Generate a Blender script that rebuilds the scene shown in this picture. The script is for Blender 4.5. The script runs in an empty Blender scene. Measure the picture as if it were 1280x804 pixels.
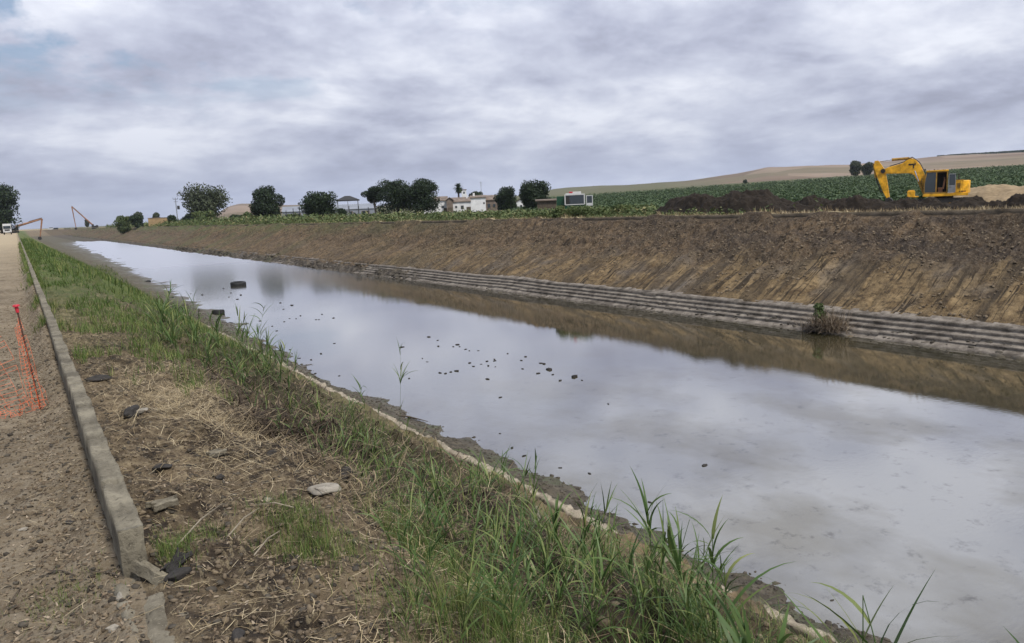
import bpy, math, random
import numpy as np
from mathutils import Matrix, Vector
PI = math.pi
R_ = math.radians
random.seed(7)
rng = np.random.default_rng(11)
sc = bpy.context.scene
C = sc.collection

# ------------------------------------------------------------------ camera
EYE = 1.65
FPX = 940.0
PITCH, YAW, ROLL = R_(8.5865), R_(32.874), R_(2.5)
fwd = Vector((math.sin(YAW) * math.cos(PITCH), math.cos(YAW) * math.cos(PITCH), -math.sin(PITCH)))
R0 = Vector((math.cos(YAW), -math.sin(YAW), 0))
U0 = R0.cross(fwd)
cx = R0 * math.cos(ROLL) - U0 * math.sin(ROLL)
cy = R0 * math.sin(ROLL) + U0 * math.cos(ROLL)
cam = bpy.data.cameras.new('camera')
cam.lens = FPX / 1280 * 36
cam.sensor_width = 36
cam.clip_start = 0.05
cam.clip_end = 20000
camo = bpy.data.objects.new('camera', cam)
C.objects.link(camo)
camo.matrix_world = Matrix(((cx.x, cy.x, -fwd.x, 0), (cx.y, cy.y, -fwd.y, 0), (cx.z, cy.z, -fwd.z, EYE), (0, 0, 0, 1)))
sc.camera = camo

# ------------------------------------------------------------------ world, sun, exposure
SUN_EL, SUN_AZ = R_(56), R_(173)      # azimuth measured from +Y towards +X
world = bpy.data.worlds.new('World')
sc.world = world
world.use_nodes = True
wt = world.node_tree
wt.nodes.clear()
def wn(t, **k):
    n = wt.nodes.new(t)
    for a, b in k.items(): setattr(n, a, b)
    return n
def wl(a, b): wt.links.new(a, b)
def wmath(op, a, b=None, clamp=False):
    n = wn('ShaderNodeMath', operation=op, use_clamp=clamp)
    for i, v in enumerate((a, b)):
        if v is None: continue
        if hasattr(v, 'links'): wl(v, n.inputs[i])
        else: n.inputs[i].default_value = v
    return n.outputs[0]
sky = wn('ShaderNodeTexSky', sky_type='NISHITA', sun_disc=False, sun_elevation=SUN_EL, sun_rotation=SUN_AZ)
sky.air_density = 1.0; sky.dust_density = 1.5; sky.ozone_density = 1.5
tc = wn('ShaderNodeTexCoord')
sep = wn('ShaderNodeSeparateXYZ'); wl(tc.outputs['Generated'], sep.inputs[0])
zz = wmath('MAXIMUM', sep.outputs[2], 0.0)
den = wmath('ADD', zz, 0.24)
px_ = wmath('DIVIDE', sep.outputs[0], den)
py_ = wmath('DIVIDE', sep.outputs[1], den)
comb = wn('ShaderNodeCombineXYZ'); wl(px_, comb.inputs[0]); wl(py_, comb.inputs[1])
def wnoise(scale, detail, rough, off=(0, 0, 0), dist=0.0):
    m = wn('ShaderNodeMapping'); wl(comb.outputs[0], m.inputs[0]); m.inputs['Location'].default_value = off
    n = wn('ShaderNodeTexNoise'); wl(m.outputs[0], n.inputs['Vector'])
    n.inputs['Scale'].default_value = scale; n.inputs['Detail'].default_value = detail
    n.inputs['Roughness'].default_value = rough; n.inputs['Distortion'].default_value = dist
    return n.outputs['Fac']
n1 = wnoise(1.5, 9, 0.56, (4.4, 1.4, 0), 0.25)
n2 = wnoise(5.2, 8, 0.6, (9.0, 4.0, 2.0), 0.1)
n3 = wnoise(0.6, 3, 0.5, (1.0, 7.0, 5.0), 0.0)
mixn = wmath('ADD', wmath('MULTIPLY', n1, 0.60), wmath('ADD', wmath('MULTIPLY', n2, 0.24), wmath('MULTIPLY', n3, 0.16)))
def wramp(fac, stops):
    r = wn('ShaderNodeValToRGB'); wl(fac, r.inputs[0])
    e = r.color_ramp.elements
    while len(e) < len(stops): e.new(0.5)
    for i, (p, c) in enumerate(stops):
        e[i].position = p; e[i].color = (*c, 1)
    return r.outputs[0]
cloud = wramp(mixn, [(0.37, (3.05, 3.2, 4.1)), (0.44, (4.05, 4.3, 5.4)), (0.51, (5.35, 5.65, 6.7)), (0.60, (7.5, 7.75, 8.5))])
# clouds thin and even out towards the horizon
hz = wmath('SUBTRACT', 1.0, wmath('MULTIPLY', zz, 7.0), clamp=True)
hz = wmath('POWER', hz, 1.6)
mh = wn('ShaderNodeMix', data_type='RGBA'); wl(wmath('MULTIPLY', hz, 0.6), mh.inputs[0]); wl(cloud, mh.inputs[6]); mh.inputs[7].default_value = (4.1, 4.55, 6.05, 1)
# clouds overhead are brighter than those low down
gain = wmath('ADD', 0.93, wmath('MULTIPLY', zz, .8))
vm = wn('ShaderNodeVectorMath', operation='SCALE'); wl(mh.outputs[2], vm.inputs[0]); wl(gain, vm.inputs['Scale'])
# a few blue holes, up to the left
hole = wnoise(1.8, 7, 0.6, (5.3, 2.2, 0), 0.2)
side = wmath('ADD', wmath('MULTIPLY', sep.outputs[0], -1.3), 0.52, clamp=True)
hf = wmath('ADD', hole, wmath('MULTIPLY', side, 0.10))
hr = wn('ShaderNodeMapRange'); wl(hf, hr.inputs[0]); hr.inputs[1].default_value = 0.545; hr.inputs[2].default_value = 0.62; hr.inputs[3].default_value = 0; hr.inputs[4].default_value = 0.8
elf = wn('ShaderNodeMapRange'); wl(zz, elf.inputs[0]); elf.inputs[1].default_value = 0.11; elf.inputs[2].default_value = 0.2
sdm = wn('ShaderNodeMapRange'); wl(sep.outputs[0], sdm.inputs[0]); sdm.inputs[1].default_value = 0.62; sdm.inputs[2].default_value = 0.25
hm = wmath('MULTIPLY', wmath('MULTIPLY', hr.outputs[0], elf.outputs[0]), sdm.outputs[0])
m2 = wn('ShaderNodeMix', data_type='RGBA'); wl(hm, m2.inputs[0]); wl(vm.outputs[0], m2.inputs[6]); wl(sky.outputs[0], m2.inputs[7])
bg = wn('ShaderNodeBackground'); wl(m2.outputs[2], bg.inputs[0]); bg.inputs[1].default_value = 0.09
wo = wn('ShaderNodeOutputWorld'); wl(bg.outputs[0], wo.inputs[0])

sun = bpy.data.lights.new('sun', 'SUN')
sun.energy = 3.0; sun.angle = R_(11); sun.color = (1.0, 0.95, 0.86)
suno = bpy.data.objects.new('sun', sun); C.objects.link(suno)
sd = Vector((math.sin(SUN_AZ) * math.cos(SUN_EL), math.cos(SUN_AZ) * math.cos(SUN_EL), math.sin(SUN_EL)))
suno.rotation_euler = (-sd).to_track_quat('-Z', 'Y').to_euler()
sc.view_settings.view_transform = 'Standard'
sc.view_settings.look = 'None'
sc.view_settings.gamma = 1
sc.view_settings.exposure = 0.35
sc.view_settings.use_curve_mapping = False
sc.cycles.max_bounces = 6
sc.cycles.transparent_max_bounces = 8
sc.cycles.volume_bounces = 0

# ------------------------------------------------------------------ noise in numpy
def vhash(ix, iy, s):
    n = (ix.astype(np.int64) * 374761393 + iy.astype(np.int64) * 668265263 + s * 974634777) & 0x7fffffff
    n = ((n ^ (n >> 13)) * 1274126177) & 0x7fffffff
    n = n ^ (n >> 16)
    return (n & 0xffff) / 65535.0
def vnoise(x, y, s=0):
    ix = np.floor(x); iy = np.floor(y); fx = x - ix; fy = y - iy
    fx = fx * fx * (3 - 2 * fx); fy = fy * fy * (3 - 2 * fy)
    a = vhash(ix, iy, s); b = vhash(ix + 1, iy, s); c = vhash(ix, iy + 1, s); d = vhash(ix + 1, iy + 1, s)
    return (a * (1 - fx) + b * fx) * (1 - fy) + (c * (1 - fx) + d * fx) * fy - 0.5
def fbm(x, y, o=4, s=0, g=0.5):
    r = 0; a = 1
    for i in range(o):
        r = r + a * vnoise(x, y, s + i * 17); x = x * 2.03 + 5.1; y = y * 2.03 + 1.7; a *= g
    return r
def sstep(a, b, x):
    t = np.clip((x - a) / (b - a), 0, 1); return t * t * (3 - 2 * t)

# ------------------------------------------------------------------ terrain heights
WZ = -5.95
NP = np.array([(-900, 0.0), (0.0, 0.0), (0.22, 0.05), (0.36, 0.10), (0.8, 0.05), (1.4, -0.04), (1.85, -0.33), (9.6, -5.28), (9.95, -5.42), (11.35, -5.93), (12.6, -6.2), (15, -6.5), (25, -6.6)])
FP = np.array([(25, -6.6), (33.0, -6.6), (35.3, -6.4), (36.7, -6.25), (38.7, -5.25), (38.95, -4.87), (44.5, -2.45), (48.6, -0.55), (49.6, -0.12), (50.0, 0.0), (52, 0.0), (90, 0.0), (3000, 0.0)])
WXY = [(-50, 11.35), (37, 11.4), (55, 12.4), (135, 15.2), (234, 17.2), (440, 22.5), (520, 29), (3000, 29)]
def near_h(X, Y):
    X = np.asarray(X, float); Y = np.asarray(Y, float)
    wx = np.interp(Y, [a for a, b in WXY], [b for a, b in WXY])
    k = wx - 11.35
    # shelf at the foot of the slope gets wider with distance
    Xs = np.where(X > 9.95, 9.95 + (X - 9.95) * 1.4 / (1.4 + k), X)
    h = np.interp(Xs, NP[:, 0], NP[:, 1])
    edge = sstep(9.5, 11, X)
    h = h + edge * (fbm(X * .9, Y * .9, 4, 3) * .16 + fbm(X * .25, Y * .25, 2, 9) * .14)
    slope = sstep(1.3, 2.4, X) * (1 - sstep(9.0, 9.6, X))
    h = h + slope * (fbm(X * 1.1, Y * 1.1, 5, 21, .6) * .55 + fbm(X * 6, Y * 6, 3, 31) * .09)
    near = sstep(.30, .6, X) * (1 - sstep(1.4, 2.2, X))
    h = h + near * (fbm(X * 2.2, Y * 2.2, 4, 41) * .12 + fbm(X * 14, Y * 14, 3, 44) * .045)
    # a hollow dug in the crest and smaller washouts
    for (a, b, rx, ry, dpt) in ((1.72, 6.75, .30, .55, .80), (1.75, 4.6, .25, .3, .2), (2.2, 5.6, .4, .5, .25)):
        h = h - dpt * np.exp(-(((X - a) / rx) ** 2 + ((Y - b) / ry) ** 2))
    h = h + .09 * np.exp(-(((X - 1.30) / .2) ** 2 + ((Y - 7.3) / .5) ** 2))
    rd = 1 - sstep(.16, .34, X)
    h = h + rd * (fbm(X * 1.6, Y * .5, 4, 51) * .05 + fbm(X * 16, Y * 16, 3, 55) * .028)
    # litter banked against the foot of the wall
    h = h + rd * (.05 + .15 * sstep(7, 16, Y)) * np.exp(-((X - .22) / .16) ** 2)
    h = h + (WZ + .35 - h) * sstep(12, 17, X) * sstep(425, 470, Y + fbm(X * .2, Y * .02, 3, 14) * 60)
    h = np.where(Y > 700, h + (-.3 - h) * sstep(700, 1050, Y), h)
    return h
def field_h(X, Y):
    t = np.clip((X - 85) / 60, 0, 1)
    rise = .032 * np.where(X < 145, (X - 85) * t * .5, (X - 115))
    rise = np.where(X < 85, 0, rise) * sstep(-80, 60, X)
    far = 1 - .0 * X
    return rise * far
def far_h(X, Y):
    X = np.asarray(X, float); Y = np.asarray(Y, float)
    h = np.interp(X, FP[:, 0], FP[:, 1])
    sl = sstep(38.7, 39.6, X) * (1 - sstep(49.0, 49.9, X))
    up = sstep(42.5, 45.5, X + fbm(X * .1, Y * .12, 3, 61) * 3)
    # scraper grooves running up the slope
    gy = Y - X * .10
    h = h + sl * (fbm(X * .16, gy * 1.1 + fbm(X * .4, Y * .3, 2, 64) * 1.2, 5, 71, .62) * .30 + fbm(X * .25, Y * .12, 3, 66) * .5 + fbm(X * .7, Y * .7, 3, 77) * .16)
    h = h + sl * up * (fbm(X * 1.3, Y * 1.3, 4, 81, .62) * .50)
    # straight eroded joints in the lower lining
    j = np.abs(((gy * .42 + fbm(Y * .3, X * .25, 3, 5) * 1.3) % 1) - .5)
    h = h - sl * (1 - up) * .13 * (1 - sstep(.0, .05, j)) * np.clip(fbm(X * .3, Y * .4, 3, 63) * 3 + .5, 0, 1)
    foot = 1 - sstep(36.2, 38.4, X)
    bar = sstep(55, 100, Y)
    h = h + foot * (fbm(X * .8, Y * .8, 4, 91) * .2)
    h = h + np.exp(-((X - 37.4) / 1.5) ** 2) * bar * (.45 + fbm(X * 1.1, Y * .9, 4, 95) * .9)
    h = h + np.exp(-((X - 50.15) / .55) ** 2) * np.clip(fbm(Y * .35 + X * .3, Y * .05, 4, 68) * 1.1 + .14, 0, .5)
    fl = sstep(50.3, 51, X)
    h = h + fl * fbm(X * .8, Y * .8, 3, 99) * .14 + field_h(X, Y)
    h = h + (WZ + .35 - h) * (1 - sstep(34, 38, X)) * sstep(425, 470, Y + fbm(X * .2, Y * .02, 3, 14) * 60)
    h = np.where((Y > 700) & (X < 50), h + (-.3 - h) * sstep(700, 1050, Y), h)
    return h
def ground(X, Y):
    return np.where(np.asarray(X) < 25, near_h(X, Y), far_h(X, Y))
def ghf(x, y): return float(ground(np.array([x], float), np.array([y], float))[0])

def ray(x, y):
    d = cx * (x - 640) - cy * (y - 402) + fwd * FPX
    return d.normalized()
def at(x, y, z=None):
    d = ray(x, y)
    if z is not None:
        t = (z - EYE) / d.z; return Vector((d.x * t, d.y * t, z))
    T = .5 * 1.006 ** np.arange(1, 1300)
    hit = EYE + d.z * T < ground(d.x * T, d.y * T)
    t = float(T[int(np.argmax(hit))]) if hit.any() else float(T[-1])
    return Vector((d.x * t, d.y * t, ghf(d.x * t, d.y * t)))
def atd(x, y, dist):
    """point on the ray of pixel (x, y) at a horizontal distance"""
    d = ray(x, y); t = dist / math.hypot(d.x, d.y)
    return Vector((d.x * t, d.y * t, EYE + d.z * t))

# ------------------------------------------------------------------ materials
class G:
    def __init__(s, name):
        s.m = bpy.data.materials.new(name); s.m.use_nodes = True
        s.nt = s.m.node_tree; s.nt.nodes.clear()
        s.out = s.nt.nodes.new('ShaderNodeOutputMaterial')
        t = s.nt.nodes.new('ShaderNodeTexCoord'); s.obj = t.outputs['Object']
        g = s.nt.nodes.new('ShaderNodeNewGeometry'); s.pos = g.outputs['Position']; s.geo = g
    def put(s, sock, v):
        if hasattr(v, 'links'): s.nt.links.new(v, sock)
        else:
            if isinstance(v, tuple) and len(v) == 3 and sock.type == 'RGBA': v = (*v, 1)
            sock.default_value = v
    def n(s, t, ins=None, **k):
        n = s.nt.nodes.new(t)
        for a, b in k.items(): setattr(n, a, b)
        for a, b in (ins or {}).items(): s.put(n.inputs[a], b)
        return n
    def map(s, scale=(1, 1, 1), rot=(0, 0, 0), loc=(0, 0, 0), vec=None):
        return s.n('ShaderNodeMapping', {0: vec or s.pos, 'Scale': scale, 'Rotation': rot, 'Location': loc}).outputs[0]
    def noise(s, scale, det=4, rough=.55, vec=None, dist=0):
        return s.n('ShaderNodeTexNoise', {'Vector': vec or s.pos, 'Scale': scale, 'Detail': det, 'Roughness': rough, 'Distortion': dist}).outputs['Fac']
    def voro(s, scale, vec=None, feature='F1', out='Distance'):
        return s.n('ShaderNodeTexVoronoi', {'Vector': vec or s.pos, 'Scale': scale}, feature=feature).outputs[out]
    def ramp(s, f, stops, interp='LINEAR'):
        r = s.n('ShaderNodeValToRGB', {0: f}); r.color_ramp.interpolation = interp
        e = r.color_ramp.elements
        while len(e) < len(stops): e.new(.5)
        for i, (p, c) in enumerate(stops):
            if not isinstance(c, tuple): c = (c, c, c)
            e[i].position = p; e[i].color = (*c, 1)
        return r.outputs[0]
    def mix(s, f, a, b, mode='MIX'):
        n = s.n('ShaderNodeMix', {0: f, 6: a, 7: b}, data_type='RGBA', blend_type=mode); return n.outputs[2]
    def math(s, op, a, b=None, clamp=False):
        ins = {0: a}
        if b is not None: ins[1] = b
        return s.n('ShaderNodeMath', ins, operation=op, use_clamp=clamp).outputs[0]
    def rng(s, v, a, b, c=0., d=1.):
        return s.n('ShaderNodeMapRange', {0: v, 1: a, 2: b, 3: c, 4: d}).outputs[0]
    def bump(s, h, strength=.5, dist=.05, normal=None):
        i = {'Height': h, 'Strength': strength, 'Distance': dist}
        if normal is not None: i['Normal'] = normal
        return s.n('ShaderNodeBump', i).outputs[0]
    def bsdf(s, col, rough=.8, normal=None, spec=.3, metal=0., **k):
        i = {'Base Color': col, 'Roughness': rough, 'Specular IOR Level': spec, 'Metallic': metal}
        if normal is not None: i['Normal'] = normal
        i.update(k)
        p = s.n('ShaderNodeBsdfPrincipled', i)
        s.nt.links.new(p.outputs[0], s.out.inputs[0]); return s.m
    def attr(s, name='rnd'):
        return s.n('ShaderNodeAttribute', attribute_name=name).outputs['Fac']
    def xyz(s):
        n = s.n('ShaderNodeSeparateXYZ', {0: s.pos}); return n.outputs

def m_plain(name, col, rough=.6, var=.25, scale=6, metal=0., spec=.4, bump=.15):
    g = G(name); n = g.noise(scale, 5, .6, g.obj)
    c = g.mix(g.ramp(n, [(.35, 0.), (.65, 1.)]), tuple(v * (1 - var) for v in col), tuple(min(1, v * (1 + var)) for v in col))
    return g.bsdf(c, rough, g.bump(g.noise(scale * 5, 3, .6, g.obj), bump, .01), spec, metal)

def m_road():
    g = G('road_dirt')
    big = g.noise(.8, 5, .6); mid = g.noise(6, 6, .65); fine = g.noise(45, 5, .7)
    c = g.mix(g.ramp(big, [(.35, 0.), (.65, 1.)]), (.115, .088, .056), (.235, .188, .128))
    c = g.mix(g.ramp(mid, [(.42, 0.), (.7, .75)]), c, (.29, .245, .18))
    c = g.mix(g.ramp(mid, [(.28, .8), (.42, 0.)]), c, (.085, .068, .05))
    c = g.mix(g.ramp(fine, [(.5, 0.), (.75, .5)]), c, (.33, .29, .23))
    v = g.voro(38); c = g.mix(g.ramp(v, [(.05, .5), (.16, 0.)]), c, (.34, .31, .26))
    x = g.xyz()
    farm = g.rng(x[1], 25, 110); c = g.mix(farm, c, g.mix(big, (.30, .245, .165), (.40, .33, .225)))
    h = g.math('ADD', g.math('MULTIPLY', mid, 1.4), fine)
    return g.bsdf(c, .95, g.bump(h, .9, .03), .12)
def m_nearbank():
    g = G('near_bank_soil')
    x = g.xyz()
    big = g.noise(1.1, 6, .62); mid = g.noise(7, 6, .68); fine = g.noise(55, 5, .7)
    c = g.mix(g.ramp(big, [(.4, 0.), (.62, 1.)]), (.055, .039, .024), (.225, .170, .105))
    c = g.mix(g.ramp(mid, [(.5, 0.), (.72, .8)]), c, (.37, .295, .185))
    c = g.mix(g.ramp(mid, [(.36, .95), (.5, 0.)]), c, (.026, .020, .015))
    st = g.noise(26, 4, .65, g.map((1, .22, 1), (0, 0, .9)))
    c = g.mix(g.ramp(st, [(.56, 0.), (.64, .7)]), c, (.36, .29, .18))
    # damp dark soil over the upper slope, bare yellowish lining lower down
    sl = g.math('MULTIPLY', g.rng(x[0], 1.5, 2.4), g.rng(x[0], 7.6, 5.2))
    dk = g.math('MULTIPLY', sl, g.ramp(g.noise(.9, 5, .6), [(.30, .6), (.52, 1.)]))
    c = g.mix(dk, c, g.mix(g.ramp(mid, [(.35, 0.), (.7, 1.)]), (.024, .018, .013), (.095, .07, .047)))
    lo = g.math('MULTIPLY', g.rng(x[0], 5.2, 7.5), g.rng(x[0], 9.9, 9.5))
    lin = g.mix(g.ramp(g.noise(2.2, 6, .65), [(.36, 0.), (.62, 1.)]), (.060, .045, .031), (.235, .175, .105))
    c = g.mix(lo, c, lin)
    # mud flat at the waterline
    md = g.math('MULTIPLY', g.rng(x[0], 9.8, 10.3), g.rng(x[2], -4.6, -5.3))
    mud = g.mix(g.ramp(g.noise(3.0, 6, .7), [(.38, 0.), (.62, 1.)]), (.045, .037, .025), (.125, .105, .072))
    mud = g.mix(g.ramp(g.noise(1.1, 5, .6), [(.5, 0.), (.66, .7)]), mud, (.085, .10, .045))
    c = g.mix(md, c, mud)
    # a green film of short weeds further along
    gr = g.math('MULTIPLY', g.rng(x[1], 9, 26), g.math('SUBTRACT', 1., g.rng(x[0], 6.5, 10.5)))
    gr = g.math('MULTIPLY', gr, g.ramp(g.noise(.7, 5, .6), [(.3, .35), (.55, 1.)]))
    c = g.mix(gr, c, g.mix(g.noise(2.5, 5, .6), (.055, .085, .025), (.13, .15, .05)))
    h = g.math('ADD', g.math('MULTIPLY', mid, 1.6), fine)
    return g.bsdf(c, g.rng(x[2], -5.95, -5.5, .35, .95), g.bump(h, g.rng(x[1], 60, 300, 1., .05), .04), .25)
def m_farbank():
    g = G('far_bank_soil')
    x = g.xyz()
    rt_ = g.map((1, 1, 1), (0, 0, -.10))
    stv = g.map((.22, 1.5, .22), vec=rt_)
    st = g.noise(1.3, 6, .65, stv)
    st2 = g.noise(5.0, 5, .6, stv)
    mid = g.noise(1.5, 7, .7); big = g.noise(.11, 5, .6); fine = g.noise(7, 5, .7)
    c = g.mix(g.ramp(st, [(.33, 0.), (.66, 1.)]), (.040, .027, .017), (.145, .098, .056))
    c = g.mix(g.ramp(mid, [(.5, 0.), (.7, .7)]), c, (.18, .132, .086))
    c = g.mix(g.ramp(mid, [(.34, .95), (.5, 0.)]), c, (.022, .017, .013))
    c = g.mix(g.ramp(st2, [(.53, 0.), (.68, .55)]), c, (.21, .155, .10))
    c = g.mix(g.ramp(big, [(.46, 0.), (.56, .55)]), c, (.045, .035, .025))
    c = g.mix(g.ramp(fine, [(.50, 0.), (.62, .6)]), c, (.20, .16, .115))
    c = g.mix(g.ramp(g.noise(2.6, 5, .7), [(.36, .85), (.46, 0.)]), c, (.016, .013, .010))
    # exposed yellowish lining in the lower part, strongest nearby
    edge = g.math('ADD', x[0], g.math('MULTIPLY', g.math('SUBTRACT', g.noise(.28, 5, .6), .5), 9.))
    low = g.math('MULTIPLY', g.rng(edge, 44.6, 42.9), g.rng(x[1], 110, 30, .25, 1.))
    lin = g.mix(g.ramp(g.noise(.9, 6, .7), [(.33, 0.), (.64, 1.)]), (.075, .050, .027), (.27, .195, .105))
    lin = g.mix(g.ramp(g.noise(.3, 4, .5, g.map((1, 1, 1), (0, 0, 0), (30, 0, 0))), [(.5, 0.), (.68, .7)]), lin, (.14, .13, .12))
    lin = g.mix(g.ramp(g.noise(3.2, 4, .6, g.map((1.5, .3, 1.5))), [(.52, 0.), (.7, .55)]), lin, (.08, .052, .03))
    lin = g.mix(g.ramp(g.noise(2.6, 5, .7), [(.38, .7), (.48, 0.)]), lin, (.035, .026, .018))
    jn = g.noise(1.0, 2, .5, g.map((.03, .85, .03), vec=rt_))
    jl = g.math('LESS_THAN', g.math('ABSOLUTE', g.math('SUBTRACT', jn, .5)), .016)
    jn2 = g.noise(1.0, 2, .5, g.map((.03, 1.9, .03), loc=(0, 7, 0), vec=rt_))
    jl = g.math('MAXIMUM', jl, g.math('LESS_THAN', g.math('ABSOLUTE', g.math('SUBTRACT', jn2, .52)), .014))
    jm = g.ramp(g.noise(.6, 4, .6), [(.40, .15), (.56, .9)])
    lin = g.mix(g.math('MULTIPLY', jl, jm), lin, (.030, .023, .016))
    lin = g.mix(g.ramp(g.noise(1.0, 3, .5, g.map((.05, .5, .05), loc=(0, 3, 0), vec=rt_)), [(.54, 0.), (.60, .65)]), lin, (.055, .043, .030))
    c = g.mix(low, c, lin)
    # blackish dumped mud on the upper part
    up = g.math('MULTIPLY', g.rng(x[0], 43.2, 45.5), g.rng(x[1], 75, 28))
    up = g.math('MULTIPLY', up, g.ramp(g.noise(.5, 6, .7, g.map((1, .6, 1))), [(.40, 0.), (.62, .9)]))
    c = g.mix(up, c, g.mix(g.ramp(fine, [(.4, 0.), (.7, 1.)]), (.03, .024, .02), (.10, .08, .063)))
    # waterline mud
    c = g.mix(g.math('MULTIPLY', g.rng(x[0], 38.4, 37.6), g.rng(x[2], -4.9, -5.2)), c, g.mix(g.ramp(g.noise(1.7, 6, .7), [(.4, 0.), (.65, 1.)]), (.04, .033, .026), (.13, .112, .09)))
    # greenish scrub far away on top of the slope
    gr = g.math('MULTIPLY', g.rng(x[1], 70, 190), g.math('MULTIPLY', g.rng(x[0], 45.5, 48.8), g.ramp(big, [(.38, .15), (.56, .9)])))
    c = g.mix(gr, c, (.085, .095, .04))
    gr2 = g.math('MULTIPLY', g.rng(x[1], 60, 200), g.math('MULTIPLY', g.math('LESS_THAN', x[0], 46), g.ramp(g.noise(.09, 4), [(.5, 0.), (.62, .45)])))
    c = g.mix(gr2, c, (.07, .085, .04))
    h = g.math('ADD', g.math('MULTIPLY', st, 1.2), g.math('ADD', mid, g.math('MULTIPLY', fine, .4)))
    return g.bsdf(c, .93, g.bump(h, g.rng(x[1], 120, 420, 1., .1), .22), .15)
def m_field():
    g = G('field_soil')
    x = g.xyz()
    big = g.noise(.03, 5, .6); mid = g.noise(.5, 6, .65)
    c = g.mix(g.ramp(mid, [(.35, 0.), (.65, 1.)]), (.13, .10, .065), (.30, .245, .165))
    # dry grass verge behind the parapet
    vg = g.math('MULTIPLY', g.rng(x[0], 66, 60), 1.)
    c = g.mix(vg, c, g.mix(g.noise(1.2, 5), (.21, .17, .10), (.36, .30, .19)))
    rows = g.n('ShaderNodeTexWave', {'Vector': g.map((.5, .5, 0), (0, 0, .35)), 'Scale': 1.2, 'Distortion': 2.5, 'Detail': 3.}).outputs['Fac']
    green = g.mix(g.noise(.8, 5, .6), (.045, .060, .028), (.12, .125, .065))
    c = g.mix(g.math('MULTIPLY', g.rng(x[0], 72, 95), .9), c, g.mix(g.math('MULTIPLY', rows, .35), green, (.12, .11, .065)))
    return g.bsdf(c, .95, g.bump(mid, .8, .2), .1)
def m_hill():
    g = G('hill_soil')
    x = g.xyz()
    v = g.map((1, 1, 0))
    a = g.noise(.0016, 6, .55, v, .6); b = g.noise(.006, 5, .6, v)
    c = g.ramp(a, [(.36, (.12, .085, .06)), (.44, (.22, .155, .10)), (.50, (.34, .25, .175)), (.56, (.13, .12, .065)), (.66, (.30, .22, .155))])
    c = g.mix(g.ramp(b, [(.45, 0.), (.65, .5)]), c, (.17, .125, .085))
    cells = g.n('ShaderNodeTexVoronoi', {'Vector': g.map((.0034, .0024, 0)), 'Scale': 1.}).outputs['Color']
    cr = g.n('ShaderNodeSeparateColor', {0: cells}).outputs[0]
    c = g.mix(.65, c, g.ramp(cr, [(0., (.27, .21, .16)), (.25, (.125, .092, .070)), (.45, (.29, .225, .175)), (.65, (.15, .13, .085)), (.8, (.18, .135, .105))], 'CONSTANT'))
    # greener slopes on the left-hand hill
    lf = g.math('DIVIDE', x[0], g.math('ADD', x[1], 1.))
    gm = g.math('MULTIPLY', g.rng(lf, 1.15, .98), g.rng(lf, .62, .66))
    c = g.mix(g.math('MULTIPLY', gm, .85), c, (.075, .095, .04))
    c = g.mix(.3, c, (.15, .115, .085)); return g.bsdf(c, .95, None, .05)
def m_water():
    g = G('canal_water')
    x = g.xyz()
    p1 = g.noise(.16, 5, .6, g.map((1, .8, 1), (0, 0, 0), (3, 11, 0)), 0.); p2 = g.noise(1.9, 7, .75)
    murk = g.mix(g.ramp(p1, [(.40, 0.), (.62, 1.)]), (.040, .037, .018), (.068, .058, .030))
    murk = g.mix(g.ramp(p2, [(.55, 0.), (.68, .8)]), murk, (.026, .022, .016))
    near = g.math('MULTIPLY', g.rng(x[1], 32, 10), g.rng(x[0], 34, 22))
    r1 = g.noise(5.0, 3, .5, g.map((.8, 1.9, 1), (0, 0, .5)))
    r2 = g.noise(18, 2, .5, g.map((.8, 1.9, 1), (0, 0, .2)))
    calm = g.ramp(g.noise(.10, 3), [(.35, .25), (.6, 1.)])
    hh = g.math('ADD', g.math('MULTIPLY', r1, 1.), g.math('MULTIPLY', r2, .28))
    bp = g.bump(g.math('MULTIPLY', g.math('MULTIPLY', hh, calm), g.rng(x[0], 14, 32, 1., .3)), .24, .010)
    fr = g.n('ShaderNodeFresnel', {'IOR': 1.36, 'Normal': bp}).outputs[0]
    fac = g.math('POWER', fr, .40)
    patch = g.math('MULTIPLY', near, g.ramp(p1, [(.46, 0.), (.60, .38)]))
    fac = g.math('MULTIPLY', fac, g.math('SUBTRACT', 1., g.math('ADD', patch, g.math('MULTIPLY', near, g.ramp(p2, [(.57, 0.), (.68, .28)])))))
    d = g.n('ShaderNodeBsdfDiffuse', {'Color': murk}).outputs[0]
    s = g.n('ShaderNodeBsdfGlossy', {'Color': (.93, .93, .95, 1), 'Roughness': g.rng(x[1], 55, 150, .012, .30), 'Normal': bp}).outputs[0]
    mx = g.n('ShaderNodeMixShader', {0: fac, 1: d, 2: s}).outputs[0]
    g.nt.links.new(mx, g.out.inputs[0]); return g.m
def m_conc(name, a, b, dark=(.06, .05, .04), dirt=.6, scale=1., rough=.9):
    g = G(name)
    n = g.noise(4 * scale, 6, .65, g.obj); f = g.noise(40 * scale, 5, .7, g.obj); l = g.noise(1.3 * scale, 5, .6, g.obj)
    c = g.mix(g.ramp(n, [(.36, 0.), (.62, 1.)]), a, b)
    c = g.mix(g.ramp(l, [(.52, 0.), (.68, dirt)]), c, dark)
    c = g.mix(g.ramp(f, [(.32, .7), (.45, 0.)]), c, dark)
    v = g.voro(55 * scale, g.obj); c = g.mix(g.ramp(v, [(.08, .45), (.2, 0.)]), c, tuple(x_ * 1.35 for x_ in b))
    h = g.math('ADD', n, g.math('MULTIPLY', f, .6))
    return g.bsdf(c, rough, g.bump(h, .8, .02 / scale), .2)
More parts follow.
